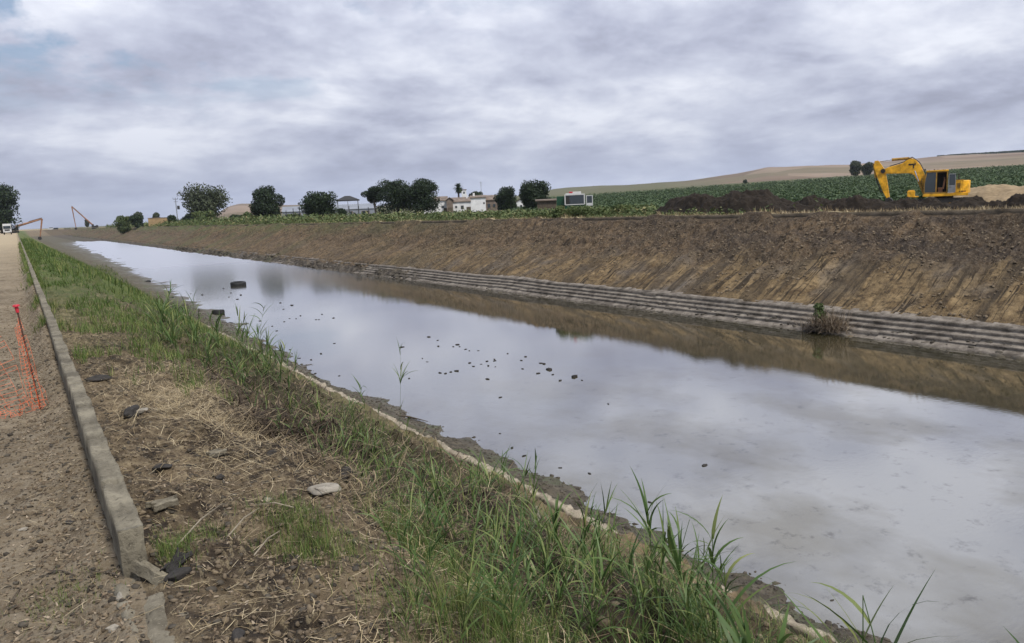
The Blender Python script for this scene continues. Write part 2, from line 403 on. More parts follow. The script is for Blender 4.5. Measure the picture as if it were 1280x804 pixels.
def m_leaf(name, c0, c1, c2=None, rough=.6, trans=.25):
    g = G(name)
    r = g.attr('rnd')
    st = [(0., c0), (.6, c1)] + ([(1., c2)] if c2 else [(1., c1)])
    c = g.ramp(r, st)
    p = g.n('ShaderNodeBsdfPrincipled', {'Base Color': c, 'Roughness': rough, 'Specular IOR Level': .25})
    t = g.n('ShaderNodeBsdfTranslucent', {'Color': c})
    mx = g.n('ShaderNodeMixShader', {0: trans, 1: p.outputs[0], 2: t.outputs[0]})
    g.nt.links.new(mx.outputs[0], g.out.inputs[0]); return g.m
def m_clod(name, a, b, rough=.9, scale=9):
    g = G(name); n = g.noise(scale, 5, .65, g.obj); r = g.attr('rnd')
    c = g.mix(g.math('MULTIPLY', g.math('ADD', n, r), .5), a, b)
    return g.bsdf(c, rough, g.bump(n, .7, .03), .25)

M = {}
M['road'] = m_road(); M['near'] = m_nearbank(); M['far'] = m_farbank(); M['field'] = m_field(); M['hill'] = m_hill(); M['water'] = m_water()
M['wall'] = m_conc('weathered_concrete', (.105, .092, .068), (.235, .21, .155), (.045, .038, .028), .7)
M['slab'] = m_conc('pale_concrete', (.105, .092, .068), (.225, .20, .15), (.05, .042, .03), .85)
M['step'] = m_conc('grey_lining', (.090, .076, .062), (.235, .205, .17), (.036, .029, .022), .75, .5)
M['kerb'] = m_conc('soiled_kerb', (.075, .06, .042), (.15, .12, .085), (.05, .04, .03), .8, .2)
M['beam'] = m_conc('dusty_beam', (.20, .17, .125), (.36, .31, .235), (.07, .056, .04), .7)
M['darkrock'] = m_clod('dark_rock', (.012, .011, .010), (.055, .05, .046), .8)
M['greyrock'] = m_clod('grey_rock', (.14, .125, .10), (.34, .31, .26))
M['clod'] = m_clod('soil_clod', (.04, .03, .021), (.23, .18, .12))
M['mudclod'] = m_clod('mud_clod', (.018, .015, .012), (.10, .086, .066))
M['spoil'] = m_clod('black_spoil', (.007, .0052, .004), (.036, .027, .019), .95, 2.5)
M['gravel'] = m_clod('tan_gravel', (.17, .125, .075), (.38, .29, .18), .95, 2)
M['grass'] = m_leaf('green_grass', (.036, .07, .016), (.095, .145, .032), (.22, .22, .075))
M['reed'] = m_leaf('reed_green', (.040, .082, .022), (.095, .150, .042), (.20, .22, .075), .45)
M['straw'] = m_leaf('dry_straw', (.13, .09, .05), (.36, .28, .155), (.56, .47, .31), .7, .1)
M['litter'] = m_leaf('leaf_litter', (.05, .036, .024), (.17, .125, .08), (.33, .27, .20), .8, .1)
M['deadstem'] = m_leaf('dead_stem', (.018, .013, .010), (.075, .054, .036), (.24, .19, .12), .85, .05)
M['treeleaf'] = m_leaf('tree_leaf', (.009, .018, .008), (.026, .045, .016), (.06, .08, .03), .6, .12)
M['eucleaf'] = m_leaf('eucalyptus_leaf', (.028, .038, .020), (.070, .085, .045), (.13, .14, .08), .6, .15)
M['pineleaf'] = m_leaf('pine_needle', (.009, .018, .007), (.024, .042, .015), (.05, .07, .026), .6, .1)
M['crop'] = m_leaf('crop_leaf', (.026, .050, .020), (.062, .098, .038), (.12, .155, .07), .6, .2)
M['weed'] = m_leaf('verge_weed', (.05, .075, .025), (.10, .13, .045), (.26, .22, .11), .7, .15)
M['bark'] = m_plain('bark', (.09, .07, .05), .9, .3, 3)
M['yellow'] = m_plain('worn_yellow_paint', (.70, .36, .018), .45, .34, 2.6)
M['yellowd'] = m_plain('dirty_yellow_paint', (.30, .17, .03), .6, .4, 3)
M['dark'] = m_plain('dark_steel', (.02, .019, .018), .6, .3, 3)
M['black'] = m_plain('black_rubber', (.012, .012, .012), .7, .3, 8)
M['chrome'] = m_plain('chrome_rod', (.7, .7, .72), .15, .05, 3, 1.)
M['rustarm'] = m_plain('faded_orange_paint', (.26, .13, .07), .7, .3, 1)
M['white'] = m_plain('white_paint', (.50, .50, .49), .5, .08, 2)
M['whitewash'] = m_plain('whitewashed_wall', (.68, .68, .68), .9, .12, .5)
M['tile'] = m_plain('old_roof_tile', (.16, .125, .10), .9, .3, .8)
M['greyroof'] = m_plain('grey_sheet_roof', (.20, .215, .245), .7, .12, .2)
M['greenp'] = m_plain('green_paint', (.012, .06, .03), .5, .2, 2)
M['brick'] = m_plain('yellow_block', (.27, .19, .10), .9, .2, .8)
M['rust'] = m_plain('rusty_rebar', (.07, .035, .025), .8, .4, 30)
M['redcap'] = m_plain('red_plastic', (.45, .025, .04), .5, .15, 20)
M['net'] = m_plain('orange_plastic', (.85, .16, .05), .5, .2, 12)
def m_glass(name, col=(.02, .03, .035)):
    g = G(name); return g.bsdf(col, .08, None, .8)
M['glass'] = m_glass('dark_glass')
M['metal'] = m_plain('galvanised_metal', (.25, .26, .27), .5, .15, 2, .5)

# ------------------------------------------------------------------ object helpers
def props(o, label=None, cat=None, group=None, kind=None):
    if label: o['label'] = label
    if cat: o['category'] = cat
    if group: o['group'] = group
    if kind: o['kind'] = kind
    return o
import time as _t
_T0 = _t.time()
def lap(s): print('LAP %s %.1f' % (s, _t.time() - _T0))
def mesh_np(name, V, F, mat, parent=None, smooth=False, rnd=None, loc=None):
    V = np.asarray(V, np.float32); F = np.asarray(F, np.int32)
    me = bpy.data.meshes.new(name)
    k = F.shape[1]
    me.vertices.add(len(V)); me.vertices.foreach_set('co', V.ravel())
    me.loops.add(F.size); me.loops.foreach_set('vertex_index', F.ravel())
    me.polygons.add(len(F)); me.polygons.foreach_set('loop_start', np.arange(0, F.size, k, dtype=np.int32))
    if smooth: me.polygons.foreach_set('use_smooth', np.ones(len(F), bool))
    me.update(calc_edges=True)
    if rnd is not None:
        a = me.attributes.new('rnd', 'FLOAT', 'POINT'); a.data.foreach_set('value', np.asarray(rnd, np.float32))
    me.materials.append(mat)
    o = bpy.data.objects.new(name, me); C.objects.link(o)
    if parent: o.parent = parent
    if loc is not None: o.location = loc
    return o
def grid(name, xs, ys, hf, mat, smooth=True):
    X, Y = np.meshgrid(xs, ys); Z = hf(X, Y)
    V = np.stack([X.ravel(), Y.ravel(), Z.ravel()], 1)
    nx, ny = len(xs), len(ys)
    i = (np.arange(ny - 1)[:, None] * nx + np.arange(nx - 1)[None, :]).ravel()
    F = np.stack([i, i + 1, i + nx + 1, i + nx], 1)
    return mesh_np(name, V, F, mat, smooth=smooth)
def empty(name, loc, rz=0, label=None, cat=None, group=None):
    o = bpy.data.objects.new(name, None); C.objects.link(o); o.location = loc; o.rotation_euler = (0, 0, rz)
    o.empty_display_size = .2
    return props(o, label, cat, group)
class MB:
    def __init__(s): s.v = []; s.f = []
    def box(s, c, d, rot=None, taper=1.):
        b = len(s.v); M_ = rot or Matrix.Identity(3)
        for z in (-.5, .5):
            t = taper if z > 0 else 1.
            for (x, y) in ((-.5, -.5), (.5, -.5), (.5, .5), (-.5, .5)):
                s.v.append(Vector(c) + M_ @ Vector((x * d[0] * t, y * d[1] * t, z * d[2])))
        for f in ((0, 3, 2, 1), (4, 5, 6, 7), (0, 1, 5, 4), (1, 2, 6, 5), (2, 3, 7, 6), (3, 0, 4, 7)): s.f.append(tuple(b + i for i in f))
        return s
    def tube(s, a, b_, r, r2=None, n=8, cap=True):
        a = Vector(a); b_ = Vector(b_); r2 = r if r2 is None else r2
        d = (b_ - a).normalized(); u = d.orthogonal().normalized(); w = d.cross(u); b = len(s.v)
        for p, rr in ((a, r), (b_, r2)):
            for i in range(n):
                t = 2 * PI * i / n; s.v.append(p + (u * math.cos(t) + w * math.sin(t)) * rr)
        for i in range(n): j = (i + 1) % n; s.f.append((b + i, b + j, b + n + j, b + n + i))
        if cap: s.f.append(tuple(b + i for i in range(n))[::-1]); s.f.append(tuple(b + n + i for i in range(n)))
        return s
    def poly(s, pts):
        b = len(s.v); s.v += [Vector(p) for p in pts]; s.f.append(tuple(range(b, b + len(pts)))); return s
    def prism(s, pts, y0, y1):
        """outline (x, z) pushed between y0 and y1"""
        b = len(s.v); n = len(pts)
        for y in (y0, y1):
            for (x, z) in pts: s.v.append(Vector((x, y, z)))
        s.f.append(tuple(range(b, b + n))); s.f.append(tuple(range(b + n, b + 2 * n))[::-1])
        for i in range(n): j = (i + 1) % n; s.f.append((b + i, b + n + i, b + n + j, b + j))
        return s
    def build(s, name, mat, parent=None, bevel=0., smooth=False, loc=None):
        me = bpy.data.meshes.new(name); me.from_pydata([tuple(v) for v in s.v], [], s.f); me.materials.append(mat)
        import bmesh
        bm = bmesh.new(); bm.from_mesh(me); bmesh.ops.recalc_face_normals(bm, faces=bm.faces)
        if bevel: bmesh.ops.bevel(bm, geom=bm.edges, offset=bevel, segments=2, affect='EDGES', profile=.6)
        bm.to_mesh(me); bm.free()
        if smooth:
            for p in me.polygons: p.use_smooth = True
        o = bpy.data.objects.new(name, me); C.objects.link(o)
        if parent: o.parent = parent
        if loc is not None: o.location = loc
        return o
def strips(P, az, L, el, droop, W, nseg=3, taper=1., twist=None, curl=None):
    """many thin blades at once: returns V, F and the blade index of each vertex"""
    n = len(az); t = np.linspace(0, 1, nseg + 1)
    V = np.zeros((n, nseg + 1, 2, 3)); pos = P.copy().astype(float)
    a = az.copy()
    tw = np.zeros(n) if twist is None else twist
    for i in range(nseg + 1):
        e = el - droop * t[i]
        d = np.stack([np.cos(e) * np.sin(a), np.cos(e) * np.cos(a), np.sin(e)], 1)
        sd_ = np.stack([np.cos(a) * np.cos(tw), -np.sin(a) * np.cos(tw), np.sin(tw)], 1)
        w = W * (1 - t[i] ** 1.6 * taper) * (.55 + .45 * math.sin(min(1, t[i] * 3 + .15) * PI / 2)) * .5
        V[:, i, 0] = pos - sd_ * w[:, None]; V[:, i, 1] = pos + sd_ * w[:, None]
        if i < nseg:
            pos = pos + d * (L / nseg)[:, None]
            if curl is not None: a = a + curl / nseg
    V = V.reshape(-1, 3)
    base = (np.arange(n) * (nseg + 1) * 2)[:, None]
    F = []
    for i in range(nseg):
        F.append(np.stack([base[:, 0] + 2 * i, base[:, 0] + 2 * i + 1, base[:, 0] + 2 * i + 3, base[:, 0] + 2 * i + 2], 1))
    return V, np.concatenate(F), np.repeat(np.arange(n), (nseg + 1) * 2)
ICO_V = None
def ico(sub=1):
    import bmesh
    bm = bmesh.new(); bmesh.ops.create_icosphere(bm, subdivisions=sub, radius=1)
    V = np.array([v.co[:] for v in bm.verts]); F = np.array([[v.index for v in f.verts] for f in bm.faces]); bm.free()
    return V, F
ICO1 = ico(1); ICO2 = ico(2); ICO3 = ico(3)
def rock_v(seed, sub=ICO2, sq=(1, 1, .7), amp=.35, angular=.5):
    r = np.random.default_rng(seed); V, F = sub
    V = V.copy()
    for k in range(7):                      # chop flat facets
        n = r.normal(size=3); n /= np.linalg.norm(n); d = V @ n; lim = r.uniform(.45, .85) if angular else 1
        V = V - np.outer(np.maximum(d - lim, 0) * .9, n)
    s = np.sum([np.sin(V @ r.normal(size=3) * 3 + r.uniform(0, 6)) for _ in range(4)], 0)[:, None]
    V = V * (1 + amp * .16 * s) * np.array(sq)
    return V, F
def scatter_rocks(name, P, S, mat, rseed=0, sub=ICO1, label=None, cat='stones', flat=.7, sink=.25):
    n = len(P); protos = [rock_v(rseed + i, sub, (1, r, flat), .4)[0] for i, r in enumerate((.7, .85, 1, .6))]
    F0 = sub[1]; nv = len(sub[0])
    Vs = np.zeros((n, nv, 3)); r = np.random.default_rng(rseed)
    ang = r.uniform(0, 2 * PI, n); pick = r.integers(0, 4, n)
    for k in range(4):
        m = pick == k; v = protos[k][None] * S[m][:, None, None]
        c, s = np.cos(ang[m])[:, None], np.sin(ang[m])[:, None]
        Vs[m] = np.stack([v[..., 0] * c - v[..., 1] * s, v[..., 0] * s + v[..., 1] * c, v[..., 2]], -1)
    Vs *= r.uniform(.6, 1.25, (n, 1, 3)); Vs += P[:, None, :]; Vs[..., 2] += (S * (flat - sink * 2) * .5)[:, None]
    F = (F0[None] + (np.arange(n) * nv)[:, None, None]).reshape(-1, 3)
    o = mesh_np(name, Vs.reshape(-1, 3), F, mat, rnd=np.repeat(r.uniform(0, 1, n), nv))
    return props(o, label, cat, None, 'stuff')
def strip_obj(name, P, az, L, el, droop, W, mat, nseg=3, taper=1., rnd=None, label=None, cat=None, kind='stuff', curl=None, twist=None, parent=None, loc=None):
    V, F, idx = strips(P, az, L, el, droop, W, nseg, taper, twist, curl)
    if rnd is None: rnd = rng.uniform(0, 1, len(az))
    o = mesh_np(name, V, F, mat, rnd=rnd[idx], parent=parent, loc=loc)
    if label: props(o, label, cat, None, kind)
    return o

#@@STRUCT
# ------------------------------------------------------------------ terrain meshes
def seg(*parts):
    out = [np.array([parts[0][0]])]
    for a, b, n in parts: out.append(np.linspace(a, b, n + 1)[1:])
    return np.concatenate(out)
ysN = seg((-6, 1.5, 30), (1.5, 9, 300), (9, 20, 240), (20, 60, 270), (60, 200, 180), (200, 1100, 120))
props(grid('road', seg((-60, -3, 30), (-3, -.6, 40), (-.6, .28, 50)), ysN, near_h, M['road']), kind='structure')
props(grid('near_bank', seg((.28, 2.6, 120), (2.6, 9.3, 120), (9.3, 13.2, 70), (13.2, 25.0, 50)), ysN, near_h, M['near']), kind='structure')
ysF = seg((-40, 5, 60), (5, 90, 640), (90, 250, 500), (250, 1100, 300))
props(grid('far_bank', seg((25, 35, 20), (35, 39, 34), (39, 49.2, 95), (49.2, 50.05, 14)), ysF, far_h, M['far']), kind='structure')
props(grid('field', seg((50.05, 51.2, 10), (51.2, 62, 30), (62, 130, 30), (130, 720, 50)), seg((-300, -40, 20), (-40, 120, 120), (120, 700, 100), (700, 1100, 10)), far_h, M['field']), kind='structure')
# land further out: left of the road, beyond the canal bend, and out to the horizon
def flat_sheet(name, x0, x1, y0, y1, z, mat, n=8):
    return props(grid(name, np.linspace(x0, x1, n), np.linspace(y0, y1, n), lambda X, Y: X * 0 + z, mat), kind='structure')
flat_sheet('ground', -9000, -60, -2000, 9000, -.05, M['field'])
flat_sheet('plain', -60, 720, 1100, 9000, -.3, M['field'])
flat_sheet('ground', -60, 720, -2000, -300, -.05, M['field'])
# closed bank behind the camera
w = grid('water', np.linspace(9.9, 40, 12), np.linspace(-40, 930, 40), lambda X, Y: X * 0 + WZ, M['water']); props(w, kind='structure')
# hills: ridge elevation (degrees) against azimuth (degrees)
RD = np.array([(-60, 0.0), (9, 0.0), (11.4, .05), (12.8, .97), (13.6, 1.11), (14.4, 1.08), (16.6, .93), (23.1, .61), (27.3, .55), (30.9, .69), (33.3, .9), (36.3, 1.29), (39.3, 1.39), (42.8, 1.46), (46.1, 1.5), (49.8, 1.9), (51.8, 2.24), (54.6, 2.24), (57.0, 2.1), (59.8, 2.12), (62.7, 2.12), (67.0, 2.1), (75, 2.2), (100, 2.2), (140, 1)])
RD[:, 1] = np.maximum(RD[:, 1] * .88 - .04 * (RD[:, 0] > 30) + .10 * (RD[:, 0] > 60), 0)
azs = np.radians(np.arange(8, 140, .25)); rs = np.concatenate([np.linspace(700, 1500, 14), np.linspace(1600, 4200, 30)])
A, Rr = np.meshgrid(azs, rs)
el = np.interp(np.degrees(A), RD[:, 0], RD[:, 1])
rr = np.interp(np.degrees(A), [-20, 15, 30, 45, 60, 140], [3800, 3600, 3000, 2300, 2600, 2600])
hmax = np.tan(np.radians(el)) * rr
prof = np.clip((Rr - 600) / (rr - 600), 0, 1.25)
prof = np.where(prof < 1, np.sin(prof * PI / 2) ** 1.7, 1 - (prof - 1) * .8)
Xh, Yh = Rr * np.sin(A), Rr * np.cos(A)
base = np.where((Xh > 85) & (Yh < 1100), field_h(Xh, Yh), -.4)
fade = sstep(700, 1100, Rr)
Zh = np.maximum(base * (1 - fade) - 1.2 * (1 - fade), 0) * (1 - fade) + hmax * prof + fbm(Xh * .004, Yh * .004, 4, 5) * 9 * sstep(900, 2000, Rr) * np.minimum(hmax / 40, 1)
Zh = np.where(hmax < 2, -.9, Zh - .3)
Zh[0] = np.minimum(Zh[0], base[0] - 2)
na, nr = len(azs), len(rs)
ii = (np.arange(nr - 1)[:, None] * na + np.arange(na - 1)[None, :]).ravel()
props(mesh_np('hills', np.stack([Xh.ravel(), Yh.ravel(), Zh.ravel()], 1), np.stack([ii, ii + 1, ii + na + 1, ii + na], 1), M['hill'], smooth=True), kind='structure')

# --- walls, steps, beam
def long_block(name, x0, x1, z0, z1, y0, y1, mat, step=.06, amp=.02, joint=1., jdepth=.02, lean=0., nc=5, seed=0, zf=None, far_step=1.0, blk=1.0):
    ys = [y0]
    while ys[-1] < y1: ys.append(min(y1, ys[-1] + max(step, step * far_step * (ys[-1] - y0) * .2)))
    ys = np.array(ys)
    # cross-section loop: left face up, top, right face down
    prof = [(x0, z0 + (z1 - z0) * t) for t in np.linspace(0, 1, nc)] + [(x0 + (x1 - x0) * t, z1) for t in np.linspace(0, 1, nc)][1:] + [(x1, z1 + (z0 - z1) * t) for t in np.linspace(0, 1, nc)][1:]
    P = np.array(prof); n = len(P)
    cxm, czm = (x0 + x1) / 2, (z0 + z1) / 2
    V = np.zeros((len(ys), n, 3))
    for k in range(n):
        d = amp * (fbm(ys * 3 + k * 1.7, ys * 0 + k * .9 + seed, 4, seed) * 1.4 + fbm(ys * 17 + k, ys * 0 + k * 1.3, 2, seed + 5) * .6)
        jn = np.abs(((ys + seed * .37) / joint + .5) % 1 - .5) * joint
        jd = jdepth * (1 - sstep(0, .035, jn))
        sx = np.sign(P[k, 0] - cxm) if k not in range(nc, 2 * nc - 2) else 0
        sz = 1 if nc - 1 <= k <= 2 * nc - 2 else 0
        V[:, k, 0] = P[k, 0] + sx * (d - jd); V[:, k, 1] = ys; V[:, k, 2] = P[k, 1] + sz * (d - jd)
    # block by block offsets
    bid = np.floor((ys + seed * .37) / joint + .0)
    off = (vhash(bid, bid * 0, seed + 3) - .5)
    V[:, :, 0] += (off * amp * blk * .8)[:, None]; V[:, :, 2] += (off * amp * blk)[:, None]
    if zf is not None: V[:, :, 2] += zf(ys)[:, None]
    m_ = len(ys)
    i = (np.arange(m_ - 1)[:, None] * n + np.arange(n - 1)[None, :]).ravel()
    F = np.stack([i, i + 1, i + n + 1, i + n], 1)
    V2 = V.reshape(-1, 3)
    # end caps as fans
    caps = []; extra = []
    for r_, flip in ((0, 0), (m_ - 1, 1)):
        c_ = len(V2) + len(extra); extra.append([cxm, ys[r_] + (-.02 if not flip else .02), czm])
        for k in range(n - 1): caps.append([r_ * n + k, r_ * n + k + 1, c_, c_] if not flip else [r_ * n + k + 1, r_ * n + k, c_, c_])
    V2 = np.vstack([V2, np.array(extra)])
    me_q = F
    o = mesh_np(name, V2, me_q, mat, smooth=False)
    # caps as triangles in bmesh
    import bmesh
    bm = bmesh.new(); bm.from_mesh(o.data); bm.verts.ensure_lookup_table()
    for c in caps:
        try: bm.faces.new([bm.verts[c[0]], bm.verts[c[1]], bm.verts[c[2]]])
        except ValueError: pass
    bm.to_mesh(o.data); bm.free()
    return o
o = long_block('parapet_wall', .222, .324, -.15, .315, 3.62, 330, M['wall'], .022, .010, 1.02, .012, nc=7, seed=2, far_step=.9)
props(o, 'low cracked concrete parapet wall running along the edge of the dirt road', 'wall')
o = long_block('parapet_wall', 50.0, 50.16, -.15, .30, -40, 900, M['kerb'], .3, .03, 3., .03, nc=3, seed=4, far_step=.05)
props(o, 'long low concrete kerb wall along the top of the far bank', 'wall')
# concrete pad left where the wall has been broken off
def slab(name, mat, c, d, rz, tilt, seed, label=None, cat=None, parent=None, n=12, amp=.02):
    r = np.random.default_rng(seed)
    import bmesh
    bm = bmesh.new(); bmesh.ops.create_cube(bm, size=1)
    bmesh.ops.subdivide_edges(bm, edges=bm.edges, cuts=n, use_grid_fill=True)
    ph = r.uniform(0, 20, 6)
    for v in bm.verts:
        x, y, z = v.co
        e = .5 + .12 * math.sin(y * 5 + ph[0]) * r.uniform(.9, 1.1) + .07 * math.sin(y * 17 + ph[1])
        e2 = 1 + .16 * math.sin(x * 6 + ph[2]) + .08 * math.sin(x * 19 + ph[3])
        v.co.x = x * d[0] * (e * 2) ; v.co.y = y * d[1] * e2; v.co.z = z * d[2] + d[2] * .12 * math.sin(x * 9 + ph[4]) * math.cos(y * 7 + ph[5]) + r.normal() * .0012
    me = bpy.data.meshes.new(name); bm.to_mesh(me); bm.free(); me.materials.append(mat)
    o = bpy.data.objects.new(name, me); C.objects.link(o); o.location = c; o.rotation_euler = (*tilt, rz)
    if parent: o.parent = parent
    if label: props(o, label, cat)
    return o
o = long_block('concrete_footing', .17, .385, -.1, .078, 1.6, 3.60, M['slab'], .02, .022, 1.5, .02, nc=9, seed=7)
props(o, 'flat broken concrete footing on the ground where the parapet wall ends', 'footing')
slab('concrete_chunk', M['wall'], (.325, 3.52, .12), (.045, .17, .05), .75, (.35, .15), 5, 'narrow concrete chunk leaning against the broken end of the parapet wall', 'rubble')
slab('concrete_chunk', M['darkrock'], (.42, 3.54, .12), (.06, .15, .05), -.6, (.2, .5), 9, 'dark flat stone propped beside the broken end of the parapet wall', 'stone')
p = at(206, 638); slab('concrete_chunk', M['slab'], (p.x, p.y, p.z + .03), (.125, .075, .03), .15, (.06, 0), 12, 'pale flat piece of concrete lying by the parapet wall', 'rubble')
p = at(270, 568); slab('flat_stone', M['slab'], (p.x, p.y, p.z + .01), (.12, .07, .025), .5, (.1, .05), 14, 'light grey flat stone lying in dry straw on the bank', 'stone')

# broken beam at the foot of the near slope
def beam_z(ys): return near_h(np.full_like(ys, 9.7), ys) + 5.35
bm_root = empty('concrete_beam', (9.7, 12, -5.3), 0, 'long dusty concrete beam broken in places along the foot of the near bank', 'beam')
for (a, b, x0, x1, h, s) in ((5, 10.8, 9.52, 9.74, .12, 3), (11.2, 19.4, 9.52, 9.76, .14, 5), (19.5, 27.5, 9.50, 9.74, .13, 8), (27.6, 39, 9.52, 9.76, .12, 12), (39.2, 60, 9.5, 9.74, .12, 14), (12.5, 17.0, 9.05, 9.17, .16, 19), (20, 31, 9.1, 9.22, .14, 23)):
    o = long_block('beam_section', x0, x1, -5.42, -5.25 + h, a, b, M['beam'], .07, .05, 2.1, .05, nc=4, seed=s, zf=beam_z, far_step=.2); o.parent = bm_root
    o.location = (-9.7, -12, 5.3)

# stepped concrete lining at the foot of the far bank
sr = empty('concrete_steps', (38, 20, -5), 0, 'grey stepped concrete lining with broken treads along the foot of the far bank', 'steps')
def notched(name, prof, y0, y1, step, mat, seed, joint, parent):
    P = np.array(prof); P2 = [P[0]]
    for i in range(1, len(P)):
        for t in ((.5, 1.) if np.linalg.norm(P[i] - P[i - 1]) > .3 else (1.,)): P2.append(P[i - 1] * (1 - t) + P[i] * t)
    P = np.array(P2); n = len(P); ys = [y0]
    while ys[-1] < y1: ys.append(ys[-1] + max(step, .006 * (ys[-1] - 10)))
    ys = np.array(ys); V = np.zeros((len(ys), n, 3)); row = np.cumsum(np.concatenate([[0], ((np.diff(P[:, 0])) > .05).astype(int)]))
    for k in range(n):
        jt = joint * (1 + .17 * (row[k] % 3)); ph = row[k] * .7 + seed
        bid = np.floor(ys / jt + ph); jn = np.abs((ys / jt + ph + .5) % 1 - .5) * jt
        off = (vhash(bid, bid * 0 + row[k], seed) - .5) * .016 + np.where(vhash(bid, bid * 0 + row[k], seed + 9) > .955, -.07, 0)
        d = off - .02 * (1 - sstep(.01, .05, jn)) + fbm(ys * 1.3, ys * 0 + k * .4, 3, seed) * .012 + fbm(ys * .12, ys * 0 + .5, 2, seed + 2) * .12
        V[:, k, 0] = P[k, 0] + fbm(ys * .9, ys * 0 + row[k] * 3.1, 3, seed + 4) * .015; V[:, k, 1] = ys; V[:, k, 2] = P[k, 1] + d
    m_ = len(ys); i = (np.arange(m_ - 1)[:, None] * n + np.arange(n - 1)[None, :]).ravel()
    return mesh_np(name, V.reshape(-1, 3) - np.array([38, 20, -5]), np.stack([i, i + n, i + n + 1, i + 1], 1), mat, parent)
notched('treads', [(39.5, -4.95), (39.25, -4.80), (38.40, -5.00), (38.47, -5.08), (38.38, -5.15), (38.00, -5.22), (38.06, -5.29), (37.98, -5.36), (37.60, -5.43), (37.66, -5.50), (37.58, -5.57), (37.18, -5.64), (37.24, -5.71), (37.16, -5.78), (36.72, -5.90), (36.68, -6.4)], -30, 200, .05, M['step'], 5, 1.25, sr)
#@@
#@@VEG
# ------------------------------------------------------------------ trees
def leaf_cloud(centers, radii, n, size, seed, shell=.55, squash=.8, up=0., gap=-.3):
    """n leaf faces spread through lobes, returns quads and a random value each"""
    r = np.random.default_rng(seed); centers = np.array(centers); radii = np.array(radii)
    w = radii ** 2.2; k = r.choice(len(radii), n, p=w / w.sum())
    d = r.normal(size=(n, 3)); d /= np.linalg.norm(d, axis=1)[:, None]
    rad = radii[k] * (shell + (1.06 - shell) * r.uniform(0, 1, n) ** .6)
    # clumpy gaps
    q = centers[k] + d * rad[:, None] * np.array([1, 1, squash])
    nz = fbm(q[:, 0] * 1.1 + q[:, 2] * .6, q[:, 1] * 1.1 - q[:, 2] * .8, 3, seed)
    keep = nz > gap; q = q[keep]; d = d[keep]; n = len(q)
    nn = d + r.normal(size=(n, 3)) * .7 + np.array([0, 0, up]); nn /= np.linalg.norm(nn, axis=1)[:, None]
    u = np.cross(nn, r.normal(size=(n, 3))); u /= np.linalg.norm(u, axis=1)[:, None]; v = np.cross(nn, u)
    s = size * r.uniform(.5, 1.4, n)[:, None]
    V = np.stack([q - u * s, q - v * s * .55, q + u * s, q + v * s * .55], 1).reshape(-1, 3)
    F = np.arange(n * 4).reshape(-1, 4)
    base = np.clip(.32 + r.normal(size=n) * .16 + .5 * nz[keep], 0, 1)
    return V, F, np.repeat(base, 4)
def limb_mb(mb, a, b, r0, r1, rnd, n=5, wob=.12):
    a = Vector(a); b = Vector(b); prev = a; L = (b - a).length
    for i in range(1, n + 1):
        t = i / n; p = a.lerp(b, t) + Vector((rnd.uniform(-1, 1), rnd.uniform(-1, 1), 0)) * L * wob * (1 - t) * .5
        mb.tube(prev, p, r0 + (r1 - r0) * (i - 1) / n, r0 + (r1 - r0) * t, 7, cap=False); prev = p
def tree(name, label, x, y, z, h, w, trunk_h, lobes, mat, n=5000, leaf=.35, seed=0, cat='tree', group=None, squash=.8, flat=False, shell=.5, bark='bark', gap=-.42):
    root = empty(name, (x, y, z), 0, label, cat, group)
    rd = random.Random(seed); cs = []; rs_ = []
    if not flat:
        for t in (.18, .42, .66):
            cs.append((rd.uniform(-.06, .06) * w, rd.uniform(-.06, .06) * w, trunk_h + (h - trunk_h) * t)); rs_.append(min(w * .36, (h - trunk_h) * .32) * (1 if t < .6 else .85))
    for i in range(lobes):
        t = rd.random(); a = rd.uniform(0, 2 * PI)
        if flat:
            rr_ = rd.uniform(.17, .26) * w; q = (w / 2 - rr_) * math.sqrt(rd.random()); zc = h - rr_ * squash - (q / (w / 2)) ** 2 * h * .22 - rd.random() * (h - trunk_h - rr_ * 1.2) * .9
        else:
            rr_ = rd.uniform(.15, .27) * w; zc = trunk_h + rr_ * .45 + (h - trunk_h - rr_ * 1.8 * squash) * t
            prof = math.sin(min(1, .25 + t * .75 if t < .6 else 1.0 - (t - .6) * .95) * PI / 2)
            q = (w / 2 - rr_ * .9) * prof * rd.random() ** .35
        cs.append((q * math.cos(a), q * math.sin(a), zc)); rs_.append(rr_)
    V, F, rn = leaf_cloud(cs, rs_, int(n * 1.5), leaf * 1.12, seed + 1, shell, squash, 0., gap)
    mesh_np('crown', V, F, mat, root, rnd=rn)
    mb = MB(); tr = w * .022 + .06
    top = Vector((rd.uniform(-.05, .05) * w, rd.uniform(-.05, .05) * w, max(trunk_h, h * .35)))
    limb_mb(mb, (0, 0, -.3), top, tr, tr * .7, rd, 4, .06)
    for i in range(min(9, lobes)):
        limb_mb(mb, top - Vector((0, 0, rd.random() * trunk_h * .3)), Vector(cs[i]) , tr * .45, tr * .12, rd, 4)
    mb.build('trunk', M[bark], root, smooth=True)
    return root
def place(xpx, R, ypx=None):
    d = ray(xpx, 270); s = R / math.hypot(d.x, d.y); return d.x * s, d.y * s
def topz(xpx, ypx, R):
    d = ray(xpx, ypx); return EYE + d.z * R / math.hypot(d.x, d.y)
def px_tree(name, label, x0, x1, ytop, R, trunk_frac=.2, **k):
    xm = (x0 + x1) / 2; X, Y = place(xm, R); z = ghf(X, Y)
    da = abs(math.atan2(ray(x1, 260).x, ray(x1, 260).y) - math.atan2(ray(x0, 260).x, ray(x0, 260).y))
    w = da * R; h = topz(xm, ytop, R) - z
    return tree(name, label, X, Y, z, h, w, h * trunk_frac, mat=k.pop('mat', M['treeleaf']), **k)
